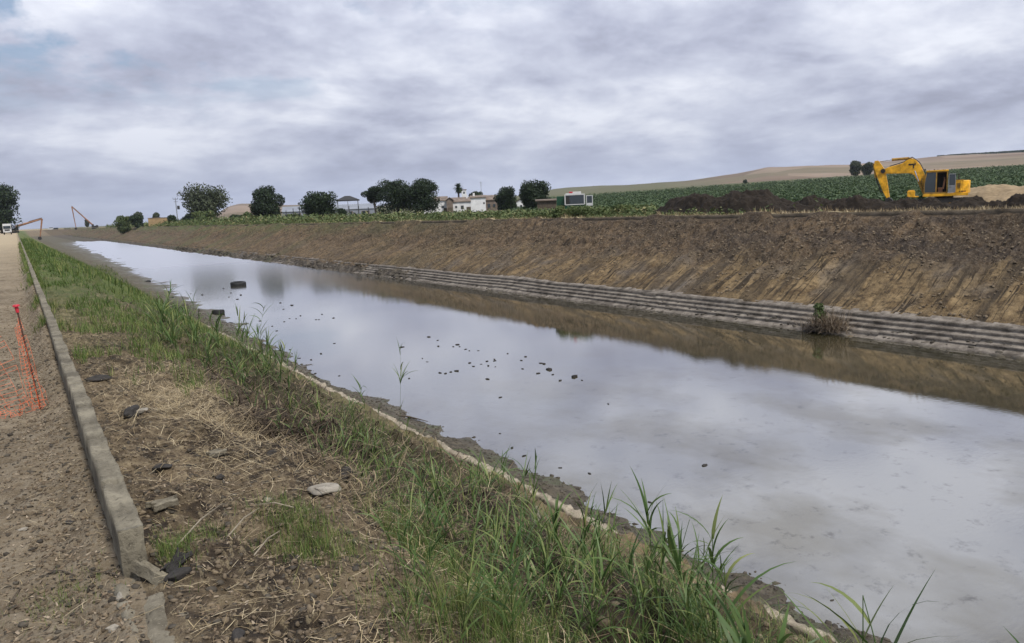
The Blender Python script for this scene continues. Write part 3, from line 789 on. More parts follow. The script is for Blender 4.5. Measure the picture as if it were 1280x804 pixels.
px_tree('eucalyptus', 'tall grey-green eucalyptus with an open patchy crown beside the electricity pole', 224, 291, 223, 330, .05, lobes=26, mat=M['eucleaf'], n=9000, leaf=.42, gap=-.06, seed=3, squash=.9, shell=.3)
px_tree('evergreen_tree', 'dense dark rounded tree standing alone right of the eucalyptus', 308, 359, 229.5, 262, .0, lobes=24, n=9000, leaf=.30, seed=8)
px_tree('broad_tree', 'low wide bushy tree just left of the black roofed shed', 374, 428, 235, 232, .0, lobes=26, n=9000, leaf=.28, seed=15)
px_tree('umbrella_pine', 'smallest umbrella pine, leftmost of the three, with a bare slim trunk', 453, 487, 227.5, 255, .36, lobes=12, mat=M['pineleaf'], n=4500, leaf=.24, seed=21, flat=True, squash=.6)
px_tree('umbrella_pine', 'middle umbrella pine with a broad dark crown touching its neighbour', 468, 520, 221, 245, .12, lobes=30, mat=M['pineleaf'], n=8500, leaf=.24, seed=26, flat=True, squash=.75)
px_tree('umbrella_pine', 'tallest umbrella pine with a domed dark crown, next to the white barn', 501, 555, 219, 240, .10, lobes=32, mat=M['pineleaf'], n=9000, leaf=.24, seed=29, flat=True, squash=.75)
px_tree('farmyard_tree', 'dark low tree crown showing above the farm roofs right of the palm', 586, 607, 237, 320, .3, lobes=10, n=3000, leaf=.35, seed=35)
px_tree('round_tree', 'round dark tree at the right end of the farmhouse roofs', 616, 651, 229, 240, .02, lobes=16, n=6000, leaf=.26, seed=41)
px_tree('shaggy_tree', 'tall shaggy tree left of the green truck', 644, 693, 221, 225, .0, lobes=22, n=9000, leaf=.27, seed=47, squash=1.0, shell=.4)
px_tree('eucalyptus', 'large dark eucalyptus behind the white truck at the left edge', -34, 33, 222, 430, .1, lobes=30, mat=M['treeleaf'], gap=-.06, n=12000, leaf=.5, seed=52, squash=.95, shell=.3)
px_tree('hill_tree', 'taller of the two grey-green trees behind the crop field', 1059, 1079, 199, 620, .15, lobes=9, mat=M['eucleaf'], n=2200, leaf=.55, seed=55)
px_tree('hill_tree', 'wider right-hand tree of the pair behind the crop field', 1073, 1093, 202, 610, .12, lobes=9, mat=M['eucleaf'], n=2200, leaf=.55, seed=57)
px_tree('hill_tree', 'tiny lone tree at the far edge of the crop field', 928, 936, 224, 700, .15, lobes=5, n=700, leaf=.5, seed=58)
px_tree('distant_tree', 'small hazy tree above the shrubs left of the yellow block building', 166, 180, 264, 620, .25, lobes=6, mat=M['eucleaf'], n=900, leaf=.6, seed=59)
px_tree('distant_tree', 'small hazy tree just above the yellow block building', 188, 202, 264.5, 640, .25, lobes=6, mat=M['eucleaf'], n=900, leaf=.6, seed=60)
px_tree('distant_tree', 'tiny blue-grey conifer beyond the long reach excavator arm', 104, 111, 272, 900, .1, lobes=5, mat=M['eucleaf'], n=500, leaf=.8, seed=61)
# palm
X, Y = place(574.5, 300); z = ghf(X, Y); pr = empty('palm_tree', (X, Y, z), 0, 'palm tree with a dense round head above the farm roofs', 'palm')
hp = topz(574, 226, 300) - z
mb = MB(); mb.tube((0, 0, -.2), (.1, 0, hp * .76), .42, .34, 10); mb.build('trunk', M['bark'], pr, smooth=True)
n = 130; a = rng.uniform(0, 2 * PI, n); P = np.tile([.1, 0, hp * .77], (n, 1)); e = rng.uniform(-.9, 1.4, n)
V, F, idx = strips(P, a, rng.uniform(1.9, 2.7, n), e, rng.uniform(.6, 1.5, n), np.full(n, .6), 4, .6)
mesh_np('fronds', V, F, M['treeleaf'], pr, rnd=rng.uniform(.2, .9, n)[idx])

# shrubs on the far verge
shrubs = [(138, 168, 268, 420, 'pale green'), (160, 186, 267, 410, 'dark green'), (206, 224, 267, 380, 'dark green'), (226, 246, 264.5, 345, 'dark green'), (236, 272, 262, 320, 'pale green'), (300, 322, 264, 285, 'pale green'), (286, 306, 267, 300, 'dark green'), (352, 372, 266, 250, 'pale green'), (420, 436, 260, 235, 'dark green')]
where = ['bush beside the yellow block building, larger of two on its left', 'bush immediately left of the yellow block building', 'bush at the foot of the electricity pole', 'bush on the left side under the open eucalyptus', 'reedy bush in front of the open eucalyptus', 'bush at the left foot of the dense lone tree', 'low bush between the eucalyptus and the dense lone tree', 'bush at the right foot of the dense lone tree', 'bush in front of the shed posts']
for i, (x0, x1, yt, R, tone) in enumerate(shrubs):
    px_tree('shrub', tone + ' ' + where[i], x0, x1, yt, R, .0, lobes=10, mat=M['weed'] if tone[0] == 'p' else M['treeleaf'], n=2200, leaf=.30 * R / 300, seed=70 + i, cat='bush', group='bushes on the far verge', squash=.7)

# ------------------------------------------------------------------ far verge weeds and crops
def scatter_leafballs(name, X, Y, S, nl, leaf, mat, label, cat, seed, hf_=None, flat=.8):
    r = np.random.default_rng(seed); n = len(X); Z = ground(X, Y)
    d = r.normal(size=(n, nl, 3)); d /= np.linalg.norm(d, axis=2)[..., None]; d[..., 2] = np.abs(d[..., 2])
    rad = S[:, None] * r.uniform(.45, 1.05, (n, nl))
    q = d * rad[..., None]; q[..., 2] *= flat * 1.6; q += np.stack([X, Y, Z], 1)[:, None]
    q = q.reshape(-1, 3); dd = d.reshape(-1, 3); N = len(q)
    nn = dd * .6 + r.normal(size=(N, 3)) * .6 + np.array([0, 0, .5]); nn /= np.linalg.norm(nn, axis=1)[:, None]
    u = np.cross(nn, r.normal(size=(N, 3))); u /= np.linalg.norm(u, axis=1)[:, None]; v = np.cross(nn, u)
    s = (np.repeat(S, nl) * leaf * r.uniform(.6, 1.3, N))[:, None]
    V = np.stack([q - u * s, q - v * s * .6, q + u * s, q + v * s * .6], 1).reshape(-1, 3)
    rn = np.clip(np.repeat(r.uniform(.15, .7, n), nl) + r.normal(size=N) * .18, 0, 1)
    o = mesh_np(name, V, np.arange(N * 4).reshape(-1, 4), mat, rnd=np.repeat(rn, 4))
    return props(o, label, cat, None, 'stuff')
# crop field in rows, denser near
r = np.random.default_rng(5)
n = 42000
az = r.uniform(R_(33), R_(74), n); Rr_ = 1 / r.uniform(1 / 640, 1 / 95, n)
X = Rr_ * np.sin(az); Y = Rr_ * np.cos(az)
rot = R_(20); uu = X * math.cos(rot) - Y * math.sin(rot); vv = X * math.sin(rot) + Y * math.cos(rot)
uu = np.round(uu / 2.2) * 2.2 + r.normal(size=n) * .25
X2 = uu * math.cos(rot) + vv * math.sin(rot); Y2 = -uu * math.sin(rot) + vv * math.cos(rot)
lim = 76 + np.clip((60 - Y2), -200, 200) * 0
k = (X2 > lim) & (X2 < 700)
X2, Y2, Rk = X2[k], Y2[k], Rr_[k]
scatter_leafballs('crop_plants', X2, Y2, r.uniform(.55, .95, len(X2)) * np.clip(Rk / 200, 1, 2.2) ** .6, 9, .34, M['crop'], 'leafy green crop plants in rows across the sloping field', 'crop', 6)
# weeds along the far verge from the spoil heap to the far left
n = 9000
az = r.uniform(R_(5), R_(46), n); d0 = 51.2 / np.sin(az); X = 51 + r.exponential(7, n) + .4; Y = 51.2 / np.tan(az) + r.normal(size=n) * 4
dens = fbm(X * .12, Y * .05, 3, 12); k = (dens > -.2) & (X < 95)
X, Y, dens = X[k], Y[k], dens[k]
dist = np.hypot(X, Y)
scatter_leafballs('verge_weeds', X, Y, r.uniform(.25, .6, len(X)) * np.clip(1.15 + dens * 2.4, .5, 2.2) * np.clip(dist / 110, .95, 2.2), 12, .22, M['weed'], 'mixed green and dry weeds along the top of the far bank', 'weeds', 7)
n = 5200
az = r.uniform(R_(6), R_(44), n); X = 54.5 + r.exponential(8, n); Y = X / np.tan(az); dist = np.hypot(X, Y); k = (X < 110)
scatter_leafballs('green_weeds', X[k], Y[k], (r.uniform(.6, 1.25, n) * np.clip(dist / 130, .9, 1.9))[k], 16, .20, M['weed'], 'taller green weeds behind the far verge', 'weeds', 8)
for i, (x0, x1, yt, R, lab) in enumerate(((686, 712, 256, 86, 'bush in front of the green truck body'), (704, 744, 255.5, 85, 'low bush in front of the white cab'), (740, 764, 257.5, 86, 'low bush right of the open white door'), (764, 800, 253, 84, 'tallest verge bush between the truck and the black heap'))):
    px_tree('shrub', 'grey-green ' + lab, x0, x1, yt, R, .0, lobes=10, mat=M['weed'], n=2600, leaf=.09, seed=170 + i, cat='bush', group='bushes on the far verge', squash=.7)
# dry grass tufts on the verge
n = 7000
az = r.uniform(R_(18), R_(69), n); X = 50.3 + r.exponential(1.6, n); Y = X / np.tan(az)
P = np.stack([X, Y, ground(X, Y)], 1)
strip_obj('dry_grass', P, r.uniform(0, 2 * PI, n), r.uniform(.25, .6, n), r.uniform(.9, 1.5, n), r.uniform(0, 1.2, n), np.full(n, .05), M['straw'], 2, label='dry straw-coloured grass behind the far parapet', cat='dry grass')

# ------------------------------------------------------------------ spoil heaps
def heap(name, cxy, rx, ry, h, rz, mat, label, seed, n=90, amp=.35, peaks=3, cat='heap'):
    r = np.random.default_rng(seed)
    g_ = np.linspace(-1, 1, n); U, Vv = np.meshgrid(g_, g_)
    rad = np.hypot(U, Vv)
    prof = np.zeros_like(rad)
    for i in range(peaks):
        a = r.uniform(-.75, .75); hh = r.uniform(.65, 1); wd = r.uniform(.32, .5)
        prof = np.maximum(prof, hh * np.exp(-(((U - a) / wd) ** 2 + ((Vv - r.uniform(-.2, .2)) / .45) ** 2)))
    edge = 1 - sstep(.35, 1., rad + fbm(U * 3, Vv * 3, 3, seed) * .2)
    X = U * rx; Y = Vv * ry
    Z = h * (prof * edge) + edge * (fbm(X * 1.1, Y * 1.1, 5, seed, .65) * amp * 2.0) - (1 - edge) * .35
    c, s = math.cos(rz), math.sin(rz)
    GX = cxy[0] + X * c - Y * s; GY = cxy[1] + X * s + Y * c
    Z = Z + ground(GX, GY) - ghf(*cxy)
    i = (np.arange(n - 1)[:, None] * n + np.arange(n - 1)[None, :]).ravel()
    o = mesh_np(name, np.stack([(X * c - Y * s).ravel(), (X * s + Y * c).ravel(), Z.ravel()], 1), np.stack([i, i + 1, i + n + 1, i + n], 1), mat, rnd=r.uniform(0, 1, n * n), loc=(cxy[0], cxy[1], ghf(*cxy)))
    return props(o, label, cat)
def hp_(x, R): return place(x, R)
heap('spoil_heap', hp_(905, 74), 12.5, 3.6, 2.3, R_(92), M['spoil'], 'long black heap of dredged mud left of the yellow excavator', 3, peaks=12, n=190, amp=.28)
heap('spoil_heap', hp_(1040, 72), 7.5, 3.0, 1.4, R_(93), M['spoil'], 'shorter black mud heap in front of the excavator arm', 9, peaks=7, n=140, amp=.28)
heap('spoil_heap', hp_(1150, 71), 8.5, 2.2, .85, R_(92), M['spoil'], 'low dark mud ridge in front of the excavator tracks', 12, peaks=8, n=110, amp=.3)
heap('spoil_heap', hp_(1250, 70), 5.4, 1.6, 1.15, R_(92), M['spoil'], 'dark mud heap at the right edge of the picture', 17, peaks=3, n=90)
heap('gravel_heap', hp_(1275, 88), 12, 3.5, 1.9, R_(95), M['gravel'], 'pale tan gravel heap behind the yellow excavator', 21, peaks=6, n=120, amp=.10)
# clods strewn around the heaps and along the far waterline
n = 8000; az = r.uniform(R_(43), R_(72), n); X = 50.6 + r.uniform(0, 1, n) ** 1.2 * 9; Y = X / np.tan(az)
scatter_rocks('mud_clods', np.stack([X, Y, ground(X, Y)], 1), r.uniform(.06, .2, n), M['spoil'], 41, label='black mud clods strewn around the heaps', cat='clods')
n = 1500; Y = r.uniform(0, 110, n); X = r.uniform(36.9, 39.4, n); k = fbm(X * .5, Y * .16, 3, 29) > .08; X, Y = X[k], Y[k]
zs = -4.86 - (39.2 - X) * .44
scatter_rocks('step_debris', np.stack([X, Y, zs], 1), r.uniform(.05, .22, len(X)), M['mudclod'], 49, label='mud and broken slabs lying on the concrete steps', cat='rubble', flat=.45)
n = 2600; Y = r.uniform(-3, 230, n); X = 37.1 + r.normal(size=n) * .6 ; k = (fbm(X * .3, Y * .13, 3, 9) > -.02)
X, Y = X[k], Y[k]; scatter_rocks('shore_rubble', np.stack([X, Y, np.maximum(ground(X, Y), WZ - .05)], 1), r.uniform(.07, .30, len(X)) * (1 + Y / 220), M['mudclod'], 45, label='broken concrete and mud lumps along the far waterline', cat='rubble', flat=.5)
n = 7000; Y = r.uniform(2, 90, n); X = r.uniform(39.2, 49.6, n); k = fbm(X * .35, Y * .25, 3, 19) + (X - 43) * .02 > .02
X, Y = X[k], Y[k]; scatter_rocks('slope_clods', np.stack([X, Y, ground(X, Y)], 1), r.uniform(.04, .15, len(X)), M['clod'], 47, label='loose earth clods on the far slope', cat='clods')

# ------------------------------------------------------------------ near ground cover
# pebbles, clods and litter on the road edge and bank
def near_pts(n, x0, x1, y0, y1, seed, powr=1.6):
    r = np.random.default_rng(seed); Y = y0 + (y1 - y0) * r.uniform(0, 1, n) ** powr; X = r.uniform(x0, x1, n); return X, Y, r
X, Y, q = near_pts(14000, -1.2, .22, 2.2, 22, 1)
k = q.uniform(0, 1, len(X)) < .3 + .7 * np.exp(-((X - .05) / .28) ** 2); X, Y = X[k], Y[k]
scatter_rocks('road_gravel', np.stack([X, Y, ground(X, Y)], 1), np.minimum(q.gamma(2, .0038, len(X)) + .0025, .018), M['clod'], 51, label='small stones and crumbs of earth along the road edge', cat='gravel', flat=.7)
X, Y, q = near_pts(12000, .35, 1.9, 2.3, 14, 2)
scatter_rocks('bank_crumbs', np.stack([X, Y, ground(X, Y)], 1), np.minimum(q.gamma(1.3, .0055, len(X)) + .002, .022), M['clod'], 53, label='crumbly earth and pebbles on top of the near bank', cat='gravel')
X, Y, q = near_pts(9000, -.9, 2.0, 2.2, 14, 12)
scatter_rocks('dark_crumbs', np.stack([X, Y, ground(X, Y)], 1), np.minimum(q.gamma(1.3, .006, len(X)) + .002, .026), M['mudclod'], 57, label='dark crumbs of earth and bark on the road edge and bank', cat='gravel')
X, Y, q = near_pts(6500, 1.7, 9.4, 1.5, 26, 3)
scatter_rocks('slope_crumbs', np.stack([X, Y, ground(X, Y)], 1), np.minimum(q.gamma(1.3, .012, len(X)) + .005, .055), M['clod'], 54, label='dark earth clods on the near slope', cat='clods')
X, Y, q = near_pts(9000, 9.7, 12.4, 5, 75, 4, 1.3)
scatter_rocks('shore_pebbles', np.stack([X, Y, ground(X, Y)], 1), np.minimum(q.gamma(1.2, .022, len(X)) + .010, .12), M['mudclod'], 55, label='dark pebbles and mud crumbs along the near waterline', cat='gravel', flat=.55)
# dead leaves / chips
X, Y, q = near_pts(16000, -.9, .24, 2.2, 20, 5)
k = q.uniform(0, 1, len(X)) < .16 + .84 * np.exp(-((X - .02) / .24) ** 2); X, Y = X[k], Y[k]; n = len(X)
strip_obj('leaf_litter', np.stack([X, Y, ground(X, Y) + .006], 1), q.uniform(0, 2 * PI, n), q.uniform(.010, .034, n), q.uniform(-.1, .45, n), q.uniform(-.6, .6, n), q.uniform(.006, .016, n), M['litter'], 3, twist=q.uniform(-.6, .6, n), label='dead leaves and chips gathered at the foot of the parapet', cat='leaf litter')
X, Y, q = near_pts(8000, .35, 2.1, 2.2, 14, 6); n = len(X)
strip_obj('leaf_litter', np.stack([X, Y, ground(X, Y) + .006], 1), q.uniform(0, 2 * PI, n), q.uniform(.010, .036, n), q.uniform(-.1, .5, n), q.uniform(-.6, .6, n), q.uniform(.005, .015, n), M['litter'], 3, twist=q.uniform(-.6, .6, n), label='dead leaves and chips on the near bank', cat='leaf litter')
# straw: thin stalks lying about; a thick mat around the hollow
def straw(name, X, Y, q, Lr, label, w=.004, lift=.01, elr=(-.05, .25)):
    k = ((X - 1.72) / .26) ** 2 + ((Y - 6.7) / .5) ** 2 > 1; X, Y = X[k], Y[k]
    n = len(X)
    strip_obj(name, np.stack([X, Y, ground(X, Y) + lift], 1), q.uniform(0, 2 * PI, n), q.uniform(*Lr, n), q.uniform(*elr, n), q.uniform(-.1, .5, n), q.uniform(w * .4, w * 1.1, n), M['straw'], 4, .4, curl=q.normal(size=n) * .6, label=label, cat='straw')
X, Y, q = near_pts(3200, -.8, .22, 2.4, 18, 7)
k = q.uniform(0, 1, len(X)) < .2 + .8 * np.exp(-((X - .1) / .2) ** 2); straw('road_straw', X[k], Y[k], q, (.03, .14), 'bits of straw on the road edge', .003)
X, Y, q = near_pts(3300, .36, 2.0, 2.4, 13, 8); straw('bank_straw', X, Y, q, (.03, .16), 'straw stalks scattered on the near bank', .0035)
q = np.random.default_rng(9)
def clump(n, cxx, cyy, sx, sy): return cxx + q.normal(size=n) * sx, cyy + q.normal(size=n) * sy
for (n, a, b, sx, sy) in ((2300, 1.15, 7.1, .28, .6), (900, .95, 8.6, .25, .6), (700, 1.9, 5.2, .25, .9), (350, 1.2, 5.4, .3, .5)):
    X, Y = clump(n, a, b, sx, sy); k = (X > .4); X, Y = X[k], Y[k]
    straw('straw_mat', X, Y, q, (.05, .28), 'thick mat of dry straw around the dark hollow' if b > 6 else 'loose dry straw on the crest of the near bank', .004, .025, (-.1, .4))
# pale dry stalks lying near the wall
for i, (xa, ya, xb, yb, lab) in enumerate(((222, 686, 278, 636, 'long pale straw stalk lying by the broken wall end'), (285, 676, 325, 643, 'pale bent straw stalk among the bank litter'), (318, 697, 352, 672, 'short thick pale stalk near the bent straw'), (320, 640, 368, 641, 'pale curled straw stalk beside the green tuft'))):
    a = at(xa, ya); b = at(xb, yb); mb = MB(); m_ = a.lerp(b, .5) + Vector((0, 0, .035))
    mb.tube(a + Vector((0, 0, .01)), m_, .0035, .0045, 6); mb.tube(m_, b + Vector((0, 0, .02)), .0045, .003, 6)
    o = mb.build('straw_stalk', M['beam']); props(o, lab, 'straw stalk')

# grass
def grass(name, X, Y, q, hr, w, label, mat='grass', el=(1.0, 1.55), dr=(.2, 1.3), rr_=None):
    n = len(X); d = np.hypot(X, Y)
    strip_obj(name, np.stack([X, Y, ground(X, Y) - .01], 1), q.uniform(0, 2 * PI, n), q.uniform(*hr, n), q.uniform(*el, n), q.uniform(*dr, n), w * np.clip(d / 7, .8, 9) ** .8 * q.uniform(.7, 1.3, n), M[mat], 3, rnd=rr_, label=label, cat='grass')
q = np.random.default_rng(21)
# strip along the wall and slope, growing thicker with distance
n = 95000
Y = 6.5 + 140 * q.uniform(0, 1, n) ** 2.2; wx = np.interp(Y, [0, 30, 140], [4.2, 6.5, 11]); X = .4 + (wx - .4) * q.uniform(0, 1, n) ** 1.15
dn = fbm(X * .9, Y * .45, 4, 33) + fbm(X * 3, Y * 1.5, 3, 36) * .5
lim = np.interp(Y, [6.5, 9, 13, 22, 60], [.42, .20, .10, .02, -.3]) + np.where(X < .8, .12, 0) + sstep(2.0, 4.0, X) * .38 * (1 - sstep(22, 40, Y))
k = dn > lim; X, Y, dn = X[k], Y[k], dn[k]; print('grass', len(X))
rv = np.clip(.35 + dn * .4 + q.normal(size=len(X)) * .2 + (Y < 16) * .1, 0, 1)
grass('bank_grass', X, Y, q, (.07, .24), .006, 'green grass and weeds on the near bank along the parapet', rr_=rv)
n = 13000
Y = 24 + 130 * q.uniform(0, 1, n) ** 1.7; X = 1.0 + q.uniform(0, 1, n) * np.interp(Y, [18, 60, 150], [4.5, 8, 12]); k = fbm(X * .5, Y * .2, 3, 38) > np.interp(Y, [24, 70], [.06, -.15])
X, Y = X[k], Y[k]; grass('tall_grass', X, Y, q, (.25, .65), .008, 'tall bright green grass further along the near bank', el=(1.1, 1.55), dr=(.1, .9))
# tufts
def tuft(n, px, py, sx, sy, hr, lab, w=.0035, rmin=.2):
    c = at(px, py); X = c.x + q.normal(size=n) * sx; Y = c.y + q.normal(size=n) * sy; k = X > .37; X, Y = X[k], Y[k]
    grass('grass_tuft', X, Y, q, hr, w, lab, rr_=q.uniform(rmin, .95, len(X)))
tuft(1300, 372, 655, .10, .20, (.04, .13), 'bright green grass tuft on the crest of the near bank')
tuft(500, 405, 690, .12, .14, (.05, .13), 'green grass below the bright tuft')
tuft(700, 213, 690, .05, .12, (.03, .09), 'small green grass tuft at the broken end of the wall')
tuft(450, 250, 668, .08, .12, (.03, .08), 'thin grass by the pale straw stalk')
tuft(1100, 530, 700, .16, .26, (.08, .30), 'dense fine green grass at the top of the near slope')
tuft(1500, 600, 780, .20, .25, (.08, .30), 'dense grass at the bottom of the picture below the reeds')
tuft(500, 60, 745, .12, .12, (.02, .06), 'thin yellowish grass on the dirt road')
q2 = np.random.default_rng(4); X, Y = -.02 + q2.normal(size=500) * .09, 3.75 + q2.normal(size=500) * .12
grass('road_grass', X, Y, q, (.02, .06), .003, 'faded grass patch on the road edge near the wall end', rr_=q.uniform(.5, 1, 500))

# ------------------------------------------------------------------ reeds
def reed_mesh(h, seed, leaves=9, lw=.022, ll=.38, lean=.06, dead=False):
    r = np.random.default_rng(seed); ns = 8
    t = np.linspace(0, 1, ns + 1); la = r.uniform(0, 2 * PI)
    off = lean * h * t ** 1.8 * 1.2
    sx, sy = off * math.cos(la), off * math.sin(la)
    pts = np.stack([sx, sy, h * .94 * t], 1)
    V = []; F = []; m = 5
    for i in range(ns + 1):
        rr = .0045 * (1 - .75 * t[i]) + .0006
        for j in range(m): a = 2 * PI * j / m; V.append(pts[i] + np.array([math.cos(a) * rr, math.sin(a) * rr, 0]))
    for i in range(ns):
        for j in range(m): F.append([i * m + j, i * m + (j + 1) % m, (i + 1) * m + (j + 1) % m, (i + 1) * m + j])
    V = np.array(V); F = np.array(F); rn = np.full(len(V), .35)
    lt = np.sort(r.uniform(.18, .98, leaves)); P = np.stack([np.interp(lt, t, sx), np.interp(lt, t, sy), h * .94 * lt], 1)
    side = np.where(np.arange(leaves) % 2 == 0, 0, PI); az0 = r.uniform(0, 2 * PI)
    az = az0 + side + r.normal(size=leaves) * .5
    L = ll * (1.15 - .45 * np.abs(lt - .55) * 2) * r.uniform(.7, 1.2, leaves)
    V2, F2, ix = strips(P, az, L, r.uniform(.75, 1.25, leaves) + lt * .2, r.uniform(.2, 1.7, leaves), np.full(leaves, lw) * r.uniform(.8, 1.2, leaves), 6, 1., twist=r.uniform(-.8, .8, leaves))
    rl = r.uniform(.05, 1., leaves)
    return np.vstack([V, V2]), np.vstack([F, F2 + len(V)]), np.concatenate([rn, rl[ix]])
protos = {}
def reed(X, Y, h, label, kind=0, group=None, leaves=9, lw=.022, ll=.38, lean=.06, own=None, rz=None, mat='reed', name='reed'):
    key = (kind, leaves, lw, round(ll, 2), lean, mat)
    if key not in protos:
        V, F, rn = reed_mesh(1.0 if own is None else own, 200 + kind, leaves, lw, ll, lean)
        o = mesh_np(name, V, F, M[mat], rnd=rn); protos[key] = o
        first = True
    else: first = False
    src = protos[key]; o = src if first else src.copy()
    if not first: C.objects.link(o)
    s = h / (1.0 if own is None else own)
    o.location = (X, Y, ghf(X, Y) - .02); o.scale = (s, s, s); o.rotation_euler = (random.uniform(-.22, .22), random.uniform(-.22, .22), random.uniform(0, 6.28) if rz is None else rz)
    for kk in ('label', 'category', 'group'):
        if kk in o: del o[kk]
    props(o, label, 'reed', group)
    return o
def reed_px(xt, yt, dist, label, kind, **k):
    p = atd(xt, yt, dist); g = ghf(p.x, p.y); h = max(.15, p.z - g)
    return reed(p.x, p.y, h, label, kind, own=h, **k)
GR = 'reeds on the near slope'
# single reeds that stand out against the water
reed_px(491, 424, 20.5, 'tall thin reed with spaced leaves standing alone against the water', 1, leaves=11, lw=.035, ll=.62, lean=.10, group=GR)
reed_px(455, 468, 18, 'short bushy reed left of the tall lone reed', 2, leaves=10, lw=.030, ll=.45, group=GR)
for i, (x, y, dd, lab) in enumerate(((242, 366, 26, 'leftmost upright reed against the water by the tyres'), (231, 364, 27, 'slanting thin reed just left of the upright reed by the tyres'), (270, 408, 25, 'small reed between the two tall groups by the tyres'), (298, 378, 24, 'reed with a slim head below the large tyre'), (318, 379, 23, 'tallest reed with a long blade below the large tyre'), (331, 406, 22, 'reed with spreading side leaves right of the tallest one'), (338, 428, 21, 'upright short reed near the bend of the waterline'), (350, 437, 20.5, 'second short reed near the bend of the waterline'), (363, 442, 20, 'last small reed leaning over the waterline'), (285, 428, 23, 'low leafy reed under the reed with the slim head'), (225, 385, 27, 'low reed at the left end of the reed group'))):
    reed_px(x, y, dd, lab, 10 + i, leaves=9 + i % 3, lw=.036, ll=.55, lean=.14 + .06 * (i % 3), group=GR)
for i, (x, y, dd, lab) in enumerate(((662, 560, 8.5, 'small reed leaning right above the pebbled shore'), (610, 590, 7, 'slim reed in front of the beam, left of the leaning one'), (566, 572, 7, 'slim reed crossing the concrete beam'), (818, 610, 4.6, 'tall reed with a bunch of upright blades at mid water'), (832, 640, 4.4, 'reed close behind the bunch with upright blades'), (800, 660, 4.3, 'leafy reed left of the bunch with upright blades'), (900, 640, 3.7, 'tallest near reed with a long blade pointing right'), (876, 648, 3.8, 'thin near reed left of the tallest one'), (912, 700, 3.4, 'broad leaved reed leaning right over the water'), (755, 668, 4.6, 'dense leafy reed left of the water edge'), (940, 760, 3.1, 'short reed at the bottom edge right of the tallest one'), (965, 768, 3.0, 'small reed tip at the bottom edge'), (1076, 737, 2.6, 'thick pair of upright blades at the bottom edge'), (1003, 742, 2.7, 'long blade leaning left at the bottom edge'), (1165, 765, 2.5, 'thin blade tip at the bottom edge right of the thick pair'), (1268, 752, 2.4, 'blade tip leaning in at the right edge'), (720, 655, 4.8, 'leafy reed on the slope in front of the beam end'), (690, 640, 5.2, 'slender reed beside the beam end'))):
    reed_px(x, y, dd, lab, 40 + i, leaves=9 + i % 4, lw=.022, ll=.36, lean=.05 + .04 * (i % 3), group=GR)
# the dense stand
q = np.random.default_rng(77); cnt = 0
for i in range(1800):
    if cnt >= 130: break
    x = q.uniform(500, 960); y = q.uniform(600, 830)
    lo = np.interp(x, [470, 560, 700, 800, 900, 960], [640, 610, 650, 690, 740, 790])
    if y < lo: continue
    if q.uniform() > .55 + .45 * (x > 650): continue
    g = at(x, y); rr = math.hypot(g.x, g.y)
    if g.x > 5.5: continue
    h = q.uniform(.22, .52) * (1.0 if rr < 4 else 1.15)
    reed(g.x, g.y, h, 'green reed in the dense stand at the bottom of the picture', 100 + cnt % 12, group='reeds in the dense stand', leaves=12, lw=.022, ll=.55, lean=.16); cnt += 1
cnt = 0
for i in range(600):
    if cnt >= 55: break
    x = q.uniform(330, 640); y = q.uniform(470, 640)
    if not (np.interp(x, [330, 640], [480, 640]) - 60 < y < np.interp(x, [330, 640], [560, 680])): continue
    g = at(x, y)
    if g.x < 1.7 or g.x > 7: continue
    reed(g.x, g.y, q.uniform(.2, .48), 'short sparse reed on the dark middle part of the near slope', 120 + cnt % 8, group='sparse reeds on the dark slope', leaves=8, lw=.028, ll=.55, lean=.15); cnt += 1
cnt = 0
for i in range(900):
    if cnt >= 60: break
    x = q.uniform(190, 385); y = q.uniform(395, 500)
    lo = np.interp(x, [190, 260, 385], [395, 420, 478])
    if y < lo or y > lo + 55: continue
    g = at(x, y)
    if g.x < 1.5 or g.x > 9: continue
    reed(g.x, g.y, q.uniform(.4, .8), 'green reed in the thicket beside the tyres', 140 + cnt % 8, group='reeds in the thicket', leaves=11, lw=.026, ll=.50, lean=.18); cnt += 1
# grass hugging both faces of the wall further along
q = np.random.default_rng(78)
n = 9000; Y = 8 + 90 * q.uniform(0, 1, n) ** 1.8; X = np.where(q.uniform(0, 1, n) < .5, .36 + q.exponential(.08, n), .20 - q.exponential(.05, n)); k = fbm(X * 0, Y * .8, 3, 71) > np.interp(Y, [8, 14, 40], [.12, .0, -.15]); X, Y = X[k], Y[k]
grass('wall_grass', X, Y, q, (.08, .26), .005, 'grass and weeds growing against the parapet wall', rr_=q.uniform(.2, 1, len(X)))
# short fine reeds filling the stand
n = 5200; X = 1.9 + 3.6 * q.uniform(0, 1, n); Y = .8 + 8 * q.uniform(0, 1, n) ** 1.3; k = fbm(X * 1.7, Y * 1.4, 3, 73) > np.interp(Y, [1, 3.5, 5, 9], [-.1, 0, .14, .1]); X, Y = X[k], Y[k]; n = len(X)
strip_obj('reed_blades', np.stack([X, Y, ground(X, Y)], 1), q.uniform(0, 2 * PI, n), q.uniform(.18, .48, n), q.uniform(.9, 1.5, n), q.uniform(.2, 1.1, n), q.uniform(.006, .016, n), M['reed'], 4, label='tangled young reed blades covering the near slope', cat='reeds')
